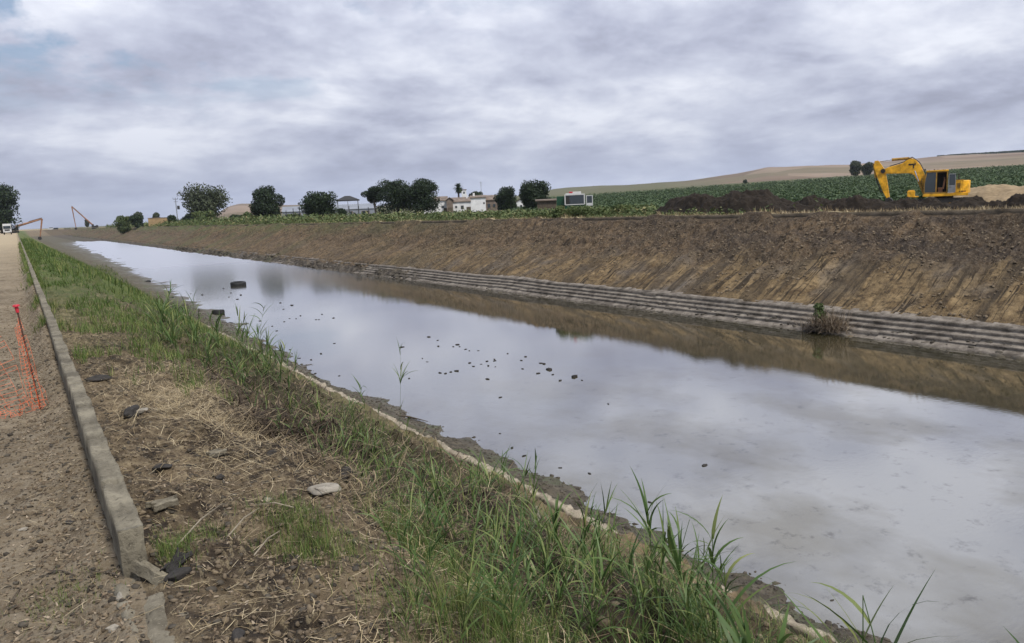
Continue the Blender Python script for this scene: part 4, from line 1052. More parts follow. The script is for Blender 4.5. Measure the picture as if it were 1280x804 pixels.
# matted dead stems and roots, dark, on the broken slope
q = np.random.default_rng(88)
for (n, a, b, sx, sy, lab) in ((4200, 2.3, 6.3, .45, 1.1, 'dark matted roots and dead stems below the hollow'), (1500, 1.72, 6.9, .22, .5, 'dark dead stems hanging into the hollow'), (1700, 3.0, 4.6, .6, .9, 'tangled dead reed stems in the middle of the near slope'), (3600, 3.4, 10.5, 1.1, 2.6, 'brown dead reed stems on the upper slope further along'), (3000, 5.0, 17, 1.6, 4, 'brown dead stems on the lower slope beside the thicket')):
    X = a + q.normal(size=n) * sx; Y = b + q.normal(size=n) * sy; k = (X > 1.45) & (X < 9.2); X, Y = X[k], Y[k]; n = len(X); dd = np.hypot(X, Y)
    strip_obj('dead_stems', np.stack([X, Y, ground(X, Y) + .03], 1), q.uniform(0, 2 * PI, n), q.uniform(.08, .38, n), q.uniform(-.5, .7, n), q.uniform(-.6, 1., n), q.uniform(.004, .012, n) * np.clip(dd / 6, .8, 3.5), M['deadstem'], 4, .4, curl=q.normal(size=n), label=lab, cat='dead stems')
# slope undergrowth: mixed green and dead blades
q = np.random.default_rng(79)
n = 26000
X = q.uniform(1.7, 6.2, n); Y = 1.0 + 16 * q.uniform(0, 1, n) ** 1.4; k = fbm(X * 1.3, Y * 1.1, 3, 91) > np.interp(Y, [1, 3.5, 5, 10, 16], [-.12, -.05, .16, .16, 0]); X, Y = X[k], Y[k]
grass('slope_grass', X, Y, q, (.10, .38), .006, 'coarse green grass among the reeds on the near slope', dr=(.3, 1.6), el=(.7, 1.5))
n = 4500
X = q.uniform(1.5, 6.5, n); Y = 1.0 + 18 * q.uniform(0, 1, n) ** 1.4; k = fbm(X * 1.1, Y * 1.1, 3, 95) > .0; X, Y = X[k], Y[k]
straw('slope_straw', X, Y, q, (.1, .40), 'dead broken stalks tangled on the near slope', .005, .03, (-.3, .6))

# ------------------------------------------------------------------ rocks on the bank
def rock(px, py, s, mat, lab, seed, sq=(1, .8, .6), z=None, cat='stone', name='rock', group=None, sub=None, rot=None):
    p = at(px, py, z); V, F = rock_v(seed, sub or ICO3, sq, .5); V = V * s
    o = mesh_np(name, V, F, M[mat], rnd=np.random.default_rng(seed).uniform(0, 1, len(V)), loc=(p.x, p.y, p.z + s * sq[2] * .45))
    o.rotation_euler = (0, 0, seed * 1.3 if rot is None else rot)
    return props(o, lab, cat, group)
rock(166, 521, .085, 'darkrock', 'dark angular rock with a flat top in the straw right of the wall', 3, (1, .8, .75))
rock(178, 517, .05, 'greyrock', 'small grey stone leaning on the dark angular rock', 5)
rock(122, 478, .11, 'darkrock', 'black flat stone against the back of the wall', 6, (.5, 1.3, .35))
rock(205, 587, .06, 'darkrock', 'dark flat stone among litter above the pale concrete piece', 7, (1.2, .8, .4))
rock(275, 600, .035, 'darkrock', 'small black stone on bare soil of the bank', 8)
rock(222, 726, .05, 'darkrock', 'black stone between wall end and green tuft', 10, (1.3, .6, .6))
rock(151, 747, .028, 'greyrock', 'pale grey pebble on the ground by the wall end', 11, (1, .8, .5))
rock(143, 787, .03, 'greyrock', 'pale flat pebble at the bottom left beside the footing', 12, (1.3, .8, .4))
rock(298, 800, .04, 'darkrock', 'black lump of earth at the bottom edge', 13)
rock(336, 627, .03, 'greyrock', 'small round grey stone at the edge of the green tuft', 14)
rock(340, 570, .04, 'darkrock', 'dark stone below the hollow', 15)
rock(88, 655, .028, 'darkrock', 'dark chip lying on the dirt road', 16, (1.4, .6, .25))
rock(28, 664, .025, 'greyrock', 'flat grey pebble on the dirt road', 17, (1.4, .8, .3))
rock(430, 600, .09, 'darkrock', 'dark crumbly soil lump on the near slope', 18)
rock(405, 615, .08, 'greyrock', 'pale broken stone on the dark slope', 19, (1.3, .8, .4))
rock(668, 651, .16, 'slab', 'pale chunk of concrete beside the long beam', 20, (1.5, .5, .35))
rock(745, 655, .22, 'darkrock', 'dark boulder at the waterline near the beam end', 22, (1.2, .8, .5))
rock(725, 632, .12, 'mudclod', 'small dark boulder left of the waterline boulder', 23)

# ------------------------------------------------------------------ things in the water
def tyre(px, py, R1, wdt, lab, seed, tilt=(0, 0)):
    p = at(px, py, WZ); nseg, ns = 40, 14; V = []; F = []
    prof = []                      # closed section of a tyre lying flat: radius, z
    w2 = wdt / 2; ri = R1 * .58
    sec = [(ri, -w2 * .7), (ri * 1.08, -w2 * .95), (R1 * .86, -w2), (R1 * .96, -w2 * .85), (R1, -w2 * .5), (R1, 0), (R1, w2 * .5), (R1 * .96, w2 * .85), (R1 * .86, w2), (ri * 1.08, w2 * .95), (ri, w2 * .7), (ri * 1.05, w2 * .55), (R1 * .9, w2 * .3), (R1 * .9, -w2 * .3), (ri * 1.05, -w2 * .55)]
    ns = len(sec)
    for i in range(nseg * 2):
        a = PI * i / nseg; lug = .965 if i % 2 else 1.0
        for j, (r_, z_) in enumerate(sec):
            k = lug if 3 <= j <= 7 else 1
            V.append((r_ * k * math.cos(a), r_ * k * math.sin(a), z_))
    n_ = nseg * 2
    for i in range(n_):
        for j in range(ns): F.append((i * ns + j, ((i + 1) % n_) * ns + j, ((i + 1) % n_) * ns + (j + 1) % ns, i * ns + (j + 1) % ns))
    o = mesh_np('tyre', V, F, M['black'], loc=(p.x, p.y, WZ + wdt * .30)); o.rotation_euler = (tilt[0], tilt[1], seed)
    return props(o, lab, 'tyre', 'old tyres in the canal')
tyre(298, 357, .88, .54, 'large black tractor tyre lying flat in the water', 1, (.03, -.04))
tyre(273, 393, .50, .46, 'medium black tyre lying in the water nearer the bank', 2, (.1, .12))
tyre(211, 374, .48, .30, 'smaller half sunken tyre close to the left waterline', 3, (.08, -.1))
tyre(184, 353, .45, .25, 'small sunken tyre farthest off in the water', 4, (.05, .1))
big = [(718, 471, .20, 'largest grey brown stone sticking out of the water right of the others'), (686, 462, .20, 'ragged black lump beside the largest stone'), (673, 467, .11, 'black stone left of the ragged lump'), (680, 455, .13, 'pair-like black lump above the ragged lump'), (571, 464, .13, 'round black stone at the middle of the left cluster'), (557, 467, .10, 'flat black stone left of the round one'), (609, 474, .11, 'lone round black stone below the cluster'), (881, 582, .11, 'lone black stone in the near open water'), (301, 369, .20, 'black lump just below the large tyre'), (213, 382, .28, 'ragged black lump below the smaller tyre'), (273, 401, .20, 'black lump right below the medium tyre'), (289, 404, .22, 'flat dark lump right of the medium tyre'), (340, 408, .1, 'small black stone right of the tyres'), (389, 450, .10, 'small black stone in open water above the shore bend'), (503, 434, .12, 'black stone seen behind the tall lone reed'), (548, 433, .11, 'black stone near the top of the stone cluster'), (572, 431, .12, 'double black stone at the top of the stone cluster'), (587, 454, .12, 'long black stone in the middle of the cluster'), (625, 542, .05, 'tiny lone dark stone in the near water'), (700, 476, .11, 'thin black stone left of the largest stone')]
for i, (x, y, s, lab) in enumerate(big):
    rock(x, y, s * .8, 'darkrock', lab, 300 + i, (1.45, .8, .38), z=WZ, sub=ICO2, group='stones in the water', name='stone')
small = [(165, 98), (215, 117), (305, 153), (375, 168), (395, 176), (447, 176), (615, 193), (693, 232), (717, 211), (420, 266), (497, 237), (540, 225), (541, 234), (503, 262), (463, 253), (545, 268), (228, 303), (290, 298), (805, 248), (873, 313), (1040, 345), (573, 443), (127, 220), (155, 240), (52, 335), (700, 280), (340, 153)]
pts = [(500 + a * .21875, 400 + b * .21875) for a, b in small]
small2 = [(807, 262), (827, 304), (942, 348), (868, 366), (911, 367), (1045, 374), (1065, 374), (1085, 338), (1162, 363), (670, 383), (782, 449), (1080, 602), (1168, 533), (912, 678), (932, 632), (1040, 735), (425, 166), (475, 195), (462, 222), (518, 237), (245, 310), (175, 297), (205, 200), (131, 290), (41, 196), (283, 208), (870, 575), (884, 278), (832, 388)]
pts += [(200 + a * .1866, 330 + b * .1866) for a, b in small2]
pts += [(737, 592), (655, 570), (760, 505), (700, 585), (640, 560), (812, 628), (1165, 470), (430, 486), (424, 470), (400, 300), (345, 520)]
for i, (x, y) in enumerate(pts):
    p = at(x, y, WZ)
    if p.x > 36 or p.x < 9: continue
    s = .028 + .0009 * p.y * random.uniform(.6, 1.3) + random.uniform(0, .03)
    rock(x, y, s, 'darkrock', 'small dark stone barely breaking the water surface', 340 + i % 9, (1.5, .8, .4), z=WZ, sub=ICO1, group='small stones in the water', name='stone')
# sticks at the shore
for (xa, ya, xb, yb, lab) in ((345, 478, 392, 486, 'dark branch lying at the near waterline'), (200, 354, 213, 352, 'dark stick in the water left of the tyres'), (487, 518, 535, 527, 'dark blade-like stick floating at the near waterline')):
    a = at(xa, ya, WZ + .05); b = at(xb, yb, WZ + .07); mb = MB(); mb.tube(a, a.lerp(b, .5) + Vector((0, 0, .05)), .03, .035, 6); mb.tube(a.lerp(b, .5) + Vector((0, 0, .05)), b, .035, .012, 6)
    props(mb.build('branch', M['bark']), lab, 'branch')

# bush and dead brush caught on the far steps
p = at(1022, 416, WZ + .1); br = empty('shrub', (p.x + .5, p.y, WZ), 0, 'small green bush growing through dead brush on the far concrete steps', 'bush')
V, F, rn = leaf_cloud([(.4, .55, 1.0), (.5, .65, 1.35), (.5, .5, .7)], [.34, .28, .34], 1000, .085, 91, .2); mesh_np('foliage', V, F, M['weed'], br, rnd=rn * .5)
q = np.random.default_rng(92); n = 700
P = np.stack([q.normal(size=n) * .35 + .3, q.normal(size=n) * .55 - .15, q.uniform(.1, .5, n)], 1)
V, F, ix = strips(P, q.uniform(0, 2 * PI, n), q.uniform(.4, 1.2, n), q.uniform(.1, 1.4, n), q.uniform(-.3, 1.2, n), np.full(n, .028), 4, .6); mesh_np('dead_brush', V, F, M['litter'], br, rnd=q.uniform(.1, 1, n)[ix])
n = 260; P = np.stack([q.normal(size=n) * .3 + .1, q.normal(size=n) * .4 + .45, q.uniform(.0, .3, n)], 1)
V, F, ix = strips(P, q.uniform(0, 2 * PI, n), q.uniform(.3, .9, n), q.uniform(-.2, 1., n), q.uniform(-.3, 1.2, n), np.full(n, .05), 3, .6); mesh_np('twigs', V, F, M['bark'], br, rnd=q.uniform(.1, 1, n)[ix])
heap('debris_pile', (p.x + .55, p.y - 1.9), 1.5, .75, .55, R_(95), M['clod'], 'low tan pile of washed-up earth beside the bush on the far steps', 31, n=50, amp=.12)
heap('debris_pile', (37.5, 17.2), 1.9, .7, .45, R_(92), M['mudclod'], 'dark mud and rubble pile on the far steps right of the bush', 33, n=50, amp=.2)
#@@OBJ
# ------------------------------------------------------------------ yellow excavator
def excavator():
    X, Y = place(1182, 78); z0 = ghf(X, Y); az = math.atan2(X, Y)
    rt = empty('excavator', (X, Y, z0), -az, 'yellow crawler excavator with its arm folded down behind the black heaps', 'excavator')
    # undercarriage
    for y in (-1.15, 1.15):
        mb = MB(); pts = []
        for i in range(12): a = PI / 2 + PI * i / 11; pts.append((-2.15 + .42 * math.cos(a), .42 + .42 * math.sin(a)))
        for i in range(12): a = -PI / 2 + PI * i / 11; pts.append((1.75 + .42 * math.cos(a), .42 + .42 * math.sin(a)))
        mb.prism(pts, y - .3, y + .3)
        for k in range(30):
            x = -2.3 + 4.2 * k / 29; mb.box((x, y, .86), (.09, .66, .05)); mb.box((x, y, .02), (.09, .66, .05))
        tr = mb.build('track', M['dark'], rt)
        m2 = MB()
        for k in range(7): m2.tube((-1.7 + k * .5, y - .32, .33), (-1.7 + k * .5, y + .32, .33), .17, n=12)
        m2.build('rollers', M['yellowd'], tr)
    mb = MB(); mb.box((-.2, 0, .62), (2.6, 1.7, .4)).tube((-.2, 0, .7), (-.2, 0, 1.06), .75, n=20); mb.build('undercarriage', M['dark'], rt, .02)
    # deck, engine housing, counterweight
    mb = MB(); mb.box((-.1, 0, 1.18), (3.45, 2.55, .26)); mb.build('deck', M['yellow'], rt, .03)
    mb = MB(); mb.prism([(.55, 1.32), (1.25, 1.32), (1.25, 2.42), (.62, 2.42), (.55, 2.3)], -1.25, 1.25); mb.build('engine_housing', M['yellow'], rt, .04)
    mb = MB()
    pts = [(1.02, -1.3), (1.62, -1.0), (1.78, -.4), (1.78, .4), (1.62, 1.0), (1.02, 1.3)]
    b = len(mb.v); n = len(pts)
    for z in (1.25, 2.36):
        for (x, y) in pts: mb.v.append(Vector((x + .25 * (z < 2 and 0), y, z)))
    mb.f.append(tuple(range(n))[::-1]); mb.f.append(tuple(range(n, 2 * n)))
    for i in range(n): j = (i + 1) % n; mb.f.append((i, j, n + j, n + i))
    mb.build('counterweight', M['yellow'], rt, .06)
    mb = MB()
    for k in range(6): mb.box((.95, -1.262, 1.72 + k * .08), (.34, .02, .035))
    mb.box((1.2, -1.262, 1.42), (.5, .02, .08)); mb.build('grille', M['dark'], rt)
    mb = MB(); mb.tube((.9, .4, 2.4), (.9, .4, 2.95), .05, n=10); mb.build('exhaust', M['dark'], rt)
    # cab: frame bars, roof, glazing, open doorway with the seat showing
    cabx0, cabx1, cy0, cy1, cz0, cz1 = -1.78, .05, -1.28, -.28, 1.31, 3.22
    mb = MB(); t = .075
    side = [(cabx0, cz0), (cabx0 + .03, cz0 + .75), (cabx0 + .28, cz1 - .08)]
    for y in (cy0 + t / 2, cy1 - t / 2):
        mb.tube((cabx0 + t / 2, y, cz0), (cabx0 + t / 2, y, cz0 + .9), t / 2, n=6); mb.tube((cabx0 + t / 2, y, cz0 + .9), (cabx0 + .2, y, cz1), t / 2, n=6)
        mb.box((-.82, y, (cz0 + cz1) / 2), (.09, t, cz1 - cz0)); mb.box((cabx1 - t / 2, y, (cz0 + cz1) / 2), (.10, t, cz1 - cz0))
        mb.box(((cabx0 + cabx1) / 2, y, cz0 + .05), (cabx1 - cabx0, t, .12))
    for y in (cy0, cy1): mb.box(((cabx0 + .2 + cabx1) / 2, y + (.04 if y == cy0 else -.04), cz1 - .03), (cabx1 - cabx0 - .2, .08, .09))
    fr = mb.build('cab_frame', M['yellowd'], rt, .008)
    mb = MB(); mb.box(((cabx0 + .2 + cabx1) / 2, (cy0 + cy1) / 2, cz1 + .06), (cabx1 - cabx0 - .12, cy1 - cy0 + .05, .12)); mb.build('cab_roof', M['yellow'], rt, .03)
    mb = MB(); mb.poly([(cabx0 + .05, cy0 + .03, cz0 + .1), (-.86, cy0 + .03, cz0 + .1), (-.86, cy0 + .03, cz1 - .08), (cabx0 + .22, cy0 + .03, cz1 - .08), (cabx0 + .05, cy0 + .03, cz0 + .95)])
    mb.poly([(cabx0 + .02, cy0 + .04, cz0 + .1), (cabx0 + .02, cy1 - .04, cz0 + .1), (cabx0 + .02, cy1 - .04, cz0 + .9), (cabx0 + .02, cy0 + .04, cz0 + .9)])
    mb.poly([(cabx0 + .02, cy0 + .04, cz0 + .9), (cabx0 + .02, cy1 - .04, cz0 + .9), (cabx0 + .18, cy1 - .04, cz1 - .05), (cabx0 + .18, cy0 + .04, cz1 - .05)])
    mb.build('window', M['glass'], rt)
    mb = MB(); mb.box(((cabx0 + cabx1) / 2, cy1 - .02, (cz0 + cz1) / 2), (cabx1 - cabx0 - .15, .03, cz1 - cz0 - .1)); mb.box((cabx1 - .02, (cy0 + cy1) / 2, (cz0 + cz1) / 2), (.03, cy1 - cy0 - .1, cz1 - cz0 - .1)); mb.build('cab_interior', M['dark'], rt)
    mb = MB(); mb.box((-.45, -.75, 1.75), (.5, .5, .14)).box((-.22, -.75, 2.15), (.14, .46, .75), Matrix.Rotation(.15, 3, 'Y')).box((-.2, -.75, 2.6), (.1, .26, .2)).box((-.5, -.75, 1.52), (.36, .36, .35)); mb.build('seat', M['rustarm'], rt, .03)
    mb = MB(); mb.tube((-.95, -.6, 1.6), (-.9, -.6, 2.0), .025, n=6).box((-1.25, -.75, 1.75), (.3, .5, .12)); mb.build('control_lever', M['dark'], rt)
    # door swung back against the engine side
    dr = MB(); dx0, dx1, dy = .10, .66, -1.36
    dr.box(((dx0 + dx1) / 2, dy, 1.66), (dx1 - dx0, .05, .62)).box((dx0 + .03, dy, 2.45), (.06, .05, 1.0)).box((dx1 - .03, dy, 2.40), (.06, .05, .9)).box(((dx0 + dx1) / 2, dy, 2.93), (dx1 - dx0, .05, .07))
    d_ = dr.build('door', M['metal'], rt, .008)
    g_ = MB(); g_.box(((dx0 + dx1) / 2, dy, 2.43), (dx1 - dx0 - .11, .015, .92)); g_.build('window', M['glass'], d_)
    h_ = MB(); h_.box((dx0 + .16, dy - .04, 1.82), (.14, .03, .03)); h_.build('handle', M['dark'], d_)
    # boom (side outline), two plates with depth
    boom = [(-1.35, 1.45), (-1.62, 1.40), (-1.95, 1.75), (-2.35, 2.60), (-2.62, 3.05), (-3.0, 3.22), (-4.9, 3.28), (-5.12, 3.42), (-5.12, 3.66), (-4.75, 3.84), (-3.6, 4.12), (-3.15, 4.42), (-2.75, 4.52), (-2.5, 4.36), (-2.1, 3.85), (-1.72, 2.95), (-1.42, 1.95)]
    mb = MB(); mb.prism(boom, -.24, .24); bo = mb.build('boom', M['yellow'], rt, .035)
    m2 = MB(); m2.box((-2.85, -.252, 3.98), (.42, .02, .14)).box((-2.55, -.252, 4.0), (.1, .02, .2)).box((-2.66, -.252, 3.8), (.10, .02, .3)); m2.build('marking', M['dark'], bo)
    m2 = MB()
    for (a, b_) in (((-4.6, 3.9), (-3.5, 4.2)), ((-3.5, 4.2), (-2.8, 4.6)), ((-2.8, 4.6), (-2.2, 4.1)), ((-2.2, 4.1), (-1.75, 3.2))):
        m2.tube((a[0], -.1, a[1] + .03), (b_[0], -.1, b_[1] + .03), .035, n=6); m2.tube((a[0], .02, a[1] + .05), (b_[0], .02, b_[1] + .05), .03, n=6)
    m2.build('hydraulic_hoses', M['dark'], bo)
    # boom cylinders
    for y in (-.42, .42):
        mb = MB(); mb.tube((-1.75, y, 1.35), (-2.2, y, 2.45), .11, n=12).tube((-1.7, y * 1.1, 1.35), (-1.7, y * .6, 1.35), .1, n=10); cy_ = mb.build('boom_cylinder', M['yellowd'], rt, smooth=False)
        m2 = MB(); m2.tube((-2.2, y, 2.45), (-2.55, y, 3.4), .055, n=10); m2.build('rod', M['chrome'], cy_)
    mb = MB(); mb.tube((-3.05, 0, 4.55), (-4.45, 0, 4.52), .125, n=12).box((-2.95, 0, 4.48), (.24, .3, .26)); ac = mb.build('arm_cylinder', M['yellowd'], rt)
    m2 = MB(); m2.tube((-4.45, 0, 4.52), (-5.65, 0, 4.42), .06, n=10); m2.build('rod', M['chrome'], ac)
    # arm (stick)
    stick = [(-5.85, 4.50), (-5.55, 4.52), (-5.22, 4.05), (-4.93, 3.55), (-4.75, 2.6), (-4.52, 1.15), (-4.75, 1.02), (-5.05, 1.6), (-5.55, 2.9), (-5.90, 3.9)]
    mb = MB(); mb.prism(stick, -.19, .19); ar = mb.build('arm', M['yellow'], rt, .03)
    mb = MB(); mb.tube((-5.92, 0, 4.25), (-5.70, 0, 2.95), .10, n=12); bc = mb.build('bucket_cylinder', M['yellowd'], rt)
    m2 = MB(); m2.tube((-5.70, 0, 2.95), (-5.30, 0, 1.75), .05, n=10).tube((-5.3, -.2, 1.75), (-5.3, .2, 1.75), .07, n=10).tube((-5.3, .22, 1.75), (-4.9, .22, 1.5), .05, n=8); m2.build('rod', M['dark'], bc)
    mb = MB(); bk = [(-4.6, 1.15), (-4.3, .95), (-4.15, .5), (-4.45, .12), (-5.0, .05), (-5.35, .35), (-5.2, .4), (-4.95, .6), (-4.85, 1.0)]
    mb.prism(bk, -.55, .55)
    for k in range(5): mb.box((-5.42, -.44 + k * .22, .33), (.22, .09, .06), Matrix.Rotation(.5, 3, 'Y'))
    mb.build('bucket', M['dark'], rt, .02)
    mb = MB(); mb.tube((-5.12, -.3, 3.54), (-5.12, .3, 3.54), .2, n=14); mb.build('arm_pivot', M['dark'], rt)
    mb = MB(); mb.box((-2.75, -.95, 1.35), (.62, .5, .55)).box((-2.75, -.95, 1.66), (.5, .4, .07)).box((-2.4, -.95, 1.1), (.5, .5, .12)); mb.build('toolbox', M['yellow'], rt, .05)
    mb = MB(); mb.box((-1.72, -1.2, 3.42), (.12, .08, .14)).box((-1.0, -1.2, 3.36), (.1, .06, .1)).tube((-1.95, -1.45, 2.2), (-1.95, -1.45, 2.7), .02, n=6); mb.build('work_light', M['dark'], rt)
    mb = MB(); mb.tube((.1, -1.3, 3.0), (.5, -1.3, 2.75), .018, n=6).tube((.62, -1.28, 2.42), (1.45, -1.28, 2.42), .02, n=6); mb.build('handrail', M['dark'], rt)
    return rt
excavator()

# ------------------------------------------------------------------ long reach excavators far off
def long_reach(loc, az, pts, label, s=1.):
    rt = empty('excavator', loc, -az, label, 'excavator', 'long reach excavators on the banks')
    mb = MB()
    for y in (-1.3, 1.3): mb.box((0, y, .5), (4.6, .65, 1.0))
    mb.build('track', M['dark'], rt, .1)
    mb = MB(); mb.box((0, 0, 1.7), (4.4, 2.8, 1.2)).box((1.4, 0, 2.3), (1.6, 2.7, .8)); mb.build('body', M['dark'], rt, .08)
    mb = MB(); mb.box((-1.3, -.8, 2.6), (1.5, 1.1, 1.7)); mb.build('cab', M['dark'], rt, .08)
    for nm, a, b, r0, r1 in (('boom', pts[0], pts[1], .55, .35), ('arm', pts[1], pts[2], .4, .22)):
        mb = MB(); mb.tube((a[0], 0, a[1]), (b[0], 0, b[1]), r0, r1, 8); mb.build(nm, M['rustarm'], rt)
    mb = MB(); m_ = ((pts[0][0] + pts[1][0]) / 2, (pts[0][1] + pts[1][1]) / 2); mb.tube((m_[0], 0, m_[1] + .5), (pts[1][0], 0, pts[1][1] + .5), .2, .15, 6); mb.build('hydraulic_cylinder', M['dark'], rt)
    mb = MB(); c = pts[2]; mb.prism([(c[0] - .8, c[1] + .3), (c[0] + .5, c[1] + .4), (c[0] + .7, c[1] - .9), (c[0] - .2, c[1] - 1.3), (c[0] - 1., c[1] - .8)], -.6, .6); mb.build('bucket', M['dark'], rt)
p = place(117, 640); az = math.atan2(*p)
long_reach((p[0], p[1], ghf(*p)), az, [(-1, 2.6), (-13.2, 16.8), (-12.2, 1.2)], 'far long reach excavator with its folded arm standing high on the far bank')
p = place(14, 430); az = math.atan2(*p)
long_reach((p[0], p[1], ghf(*p)), az, [(1, 3), (12.2, 6.2), (10.4, -2.6)], 'long reach excavator by the left road with its arm dipping into the canal')

# ------------------------------------------------------------------ vehicles far along the banks
def wheel_mb(x, y, r, w): return MB().tube((x, y - w / 2, r), (x, y + w / 2, r), r, n=16)
def truck_front():
    X, Y = -2.6, 320; rt = empty('truck', (X, Y, ghf(X, Y)), 0, 'white truck seen head-on on the dirt road by the big tree', 'truck')
    mb = MB(); mb.box((0, 1.1, 2.1), (2.5, 2.1, 2.5)).box((0, .02, .95), (2.5, .25, .5)); mb.build('cab', M['white'], rt, .12)
    mb = MB(); mb.box((0, -.02, 2.55), (2.15, .12, .95)); mb.build('windshield', M['glass'], rt)
    mb = MB()
    for k in range(4): mb.box((0, -.01, 1.35 + k * .14), (1.5, .12, .07))
    mb.build('grille', M['dark'], rt)
    for s in (-1, 1):
        MB().box((s * .95, -.13, 1.0), (.35, .08, .22)).build('headlight', M['chrome'], rt); MB().box((s * 1.42, .1, 2.6), (.18, .12, .6)).build('mirror', M['dark'], rt)
    mb = MB(); mb.box((0, 5.4, 2.5), (2.5, 6.0, 2.6)).box((0, 5.4, 1.05), (1.0, 6.4, .3)); mb.build('cargo_box', M['white'], rt, .05)
    for y in (1.2, 5.6, 7.2):
        for x in (-1.05, 1.05):
            MB().tube((x - .15, y, .5), (x + .15, y, .5), .5, n=16).build('wheel', M['black'], rt)
truck_front()
def van(x, y, L, H, mat, lab, cat, rz=0, name='van'):
    rt = empty(name, (x, y, ghf(x, y)), rz, lab, cat)
    pts = [(-L / 2, .4), (-L / 2, H * .55), (-L / 2 + L * .18, H * .62), (-L / 2 + L * .32, H), (L / 2 - .1, H), (L / 2, H * .5), (L / 2, .4)]
    MB().prism(pts, -.9, .9).build('body', mat, rt, .06)
    MB().prism([(-L / 2 + L * .2, H * .64), (-L / 2 + L * .33, H * .94), (L / 2 - .3, H * .94), (L / 2 - .2, H * .64)], -.915, .915).build('window', M['glass'], rt)
    for xx in (-L * .32, L * .32):
        for yy in (-.85, .85): wheel_mb(xx, yy, .35, .2).build('wheel', M['black'], rt)
for (px, R, mt, lab, nm, L, H) in ((61, 1010, M['white'], 'tiny white van at the far end of the canal', 'van', 5.4, 2.9), (67, 1012, M['dark'], 'tiny dark car right behind the white van at the far end', 'car', 5.6, 2.2)):
    p = place(px, R); van(p[0], p[1], L, H, mt, lab, nm, -math.atan2(*p), nm)

# green truck with a white cab half hidden behind the weeds
def green_truck():
    X, Y = place(719, 93); z = ghf(X, Y); az = math.atan2(X, Y)
    rt = empty('truck', (X, Y, z), -az, 'green truck with a white cab and its door open behind the weeds', 'truck')
    mb = MB(); mb.box((0, .9, 1.95), (2.45, 1.8, 1.95)); cb = mb.build('cab', M['greenp'], rt, .06)
    mb = MB()   # white frame of the windshield face
    for s in (-1, 1): mb.box((s * 1.17, -.03, 2.35), (.14, .10, 1.25))
    mb.box((0, -.03, 2.94), (2.48, .12, .14)); mb.box((0, -.03, 1.75), (2.2, .1, .10)); mb.build('cab_frame', M['white'], rt, .015)
    MB().box((0, -.012, 2.32), (2.14, .05, 1.08)).build('windshield', M['glass'], rt, .01)
    MB().box((-.85, -.07, 2.3), (.45, .03, .95)).build('side_window', M['dark'], rt)
    MB().box((-.15, .8, 3.05), (1.9, 1.3, .16)).box((.25, .5, 3.2), (1.1, .5, .2)).build('roof', M['white'], rt, .04)
    MB().box((-.45, .3, 3.22), (.45, .3, .18)).build('beacon', M['redcap'], rt, .04)
    mb = MB(); mb.box((1.78, .05, 2.75), (.80, .07, .09)).box((1.42, .05, 2.25), (.09, .07, 1.0)).box((2.14, .05, 2.25), (.09, .07, 1.0)).box((1.78, .05, 1.70), (.80, .07, .32)); dd = mb.build('door', M['white'], rt, .01)
    MB().box((1.78, .05, 2.3), (.62, .03, .84)).build('window', M['glass'], dd)
    mb = MB(); mb.box((-1.6, 2.2, 1.95), (1.2, 3.6, 1.75)); mb.build('cargo_body', M['greenp'], rt, .05)
    mb = MB()
    for k in range(7): mb.box((-2.15 + k * .18, .385, 1.95), (.04, .04, 1.7))
    mb.build('ribs', M['greenp'], rt)
    for x in (-1.0, 1.0):
        for y in (.6, 3.2): MB().tube((x - .17, y, .5), (x + .17, y, .5), .5, n=16).build('wheel', M['black'], rt)
    MB().box((-.4, 1.9, .85), (2.2, 4.2, .35)).build('chassis', M['dark'], rt)
green_truck()

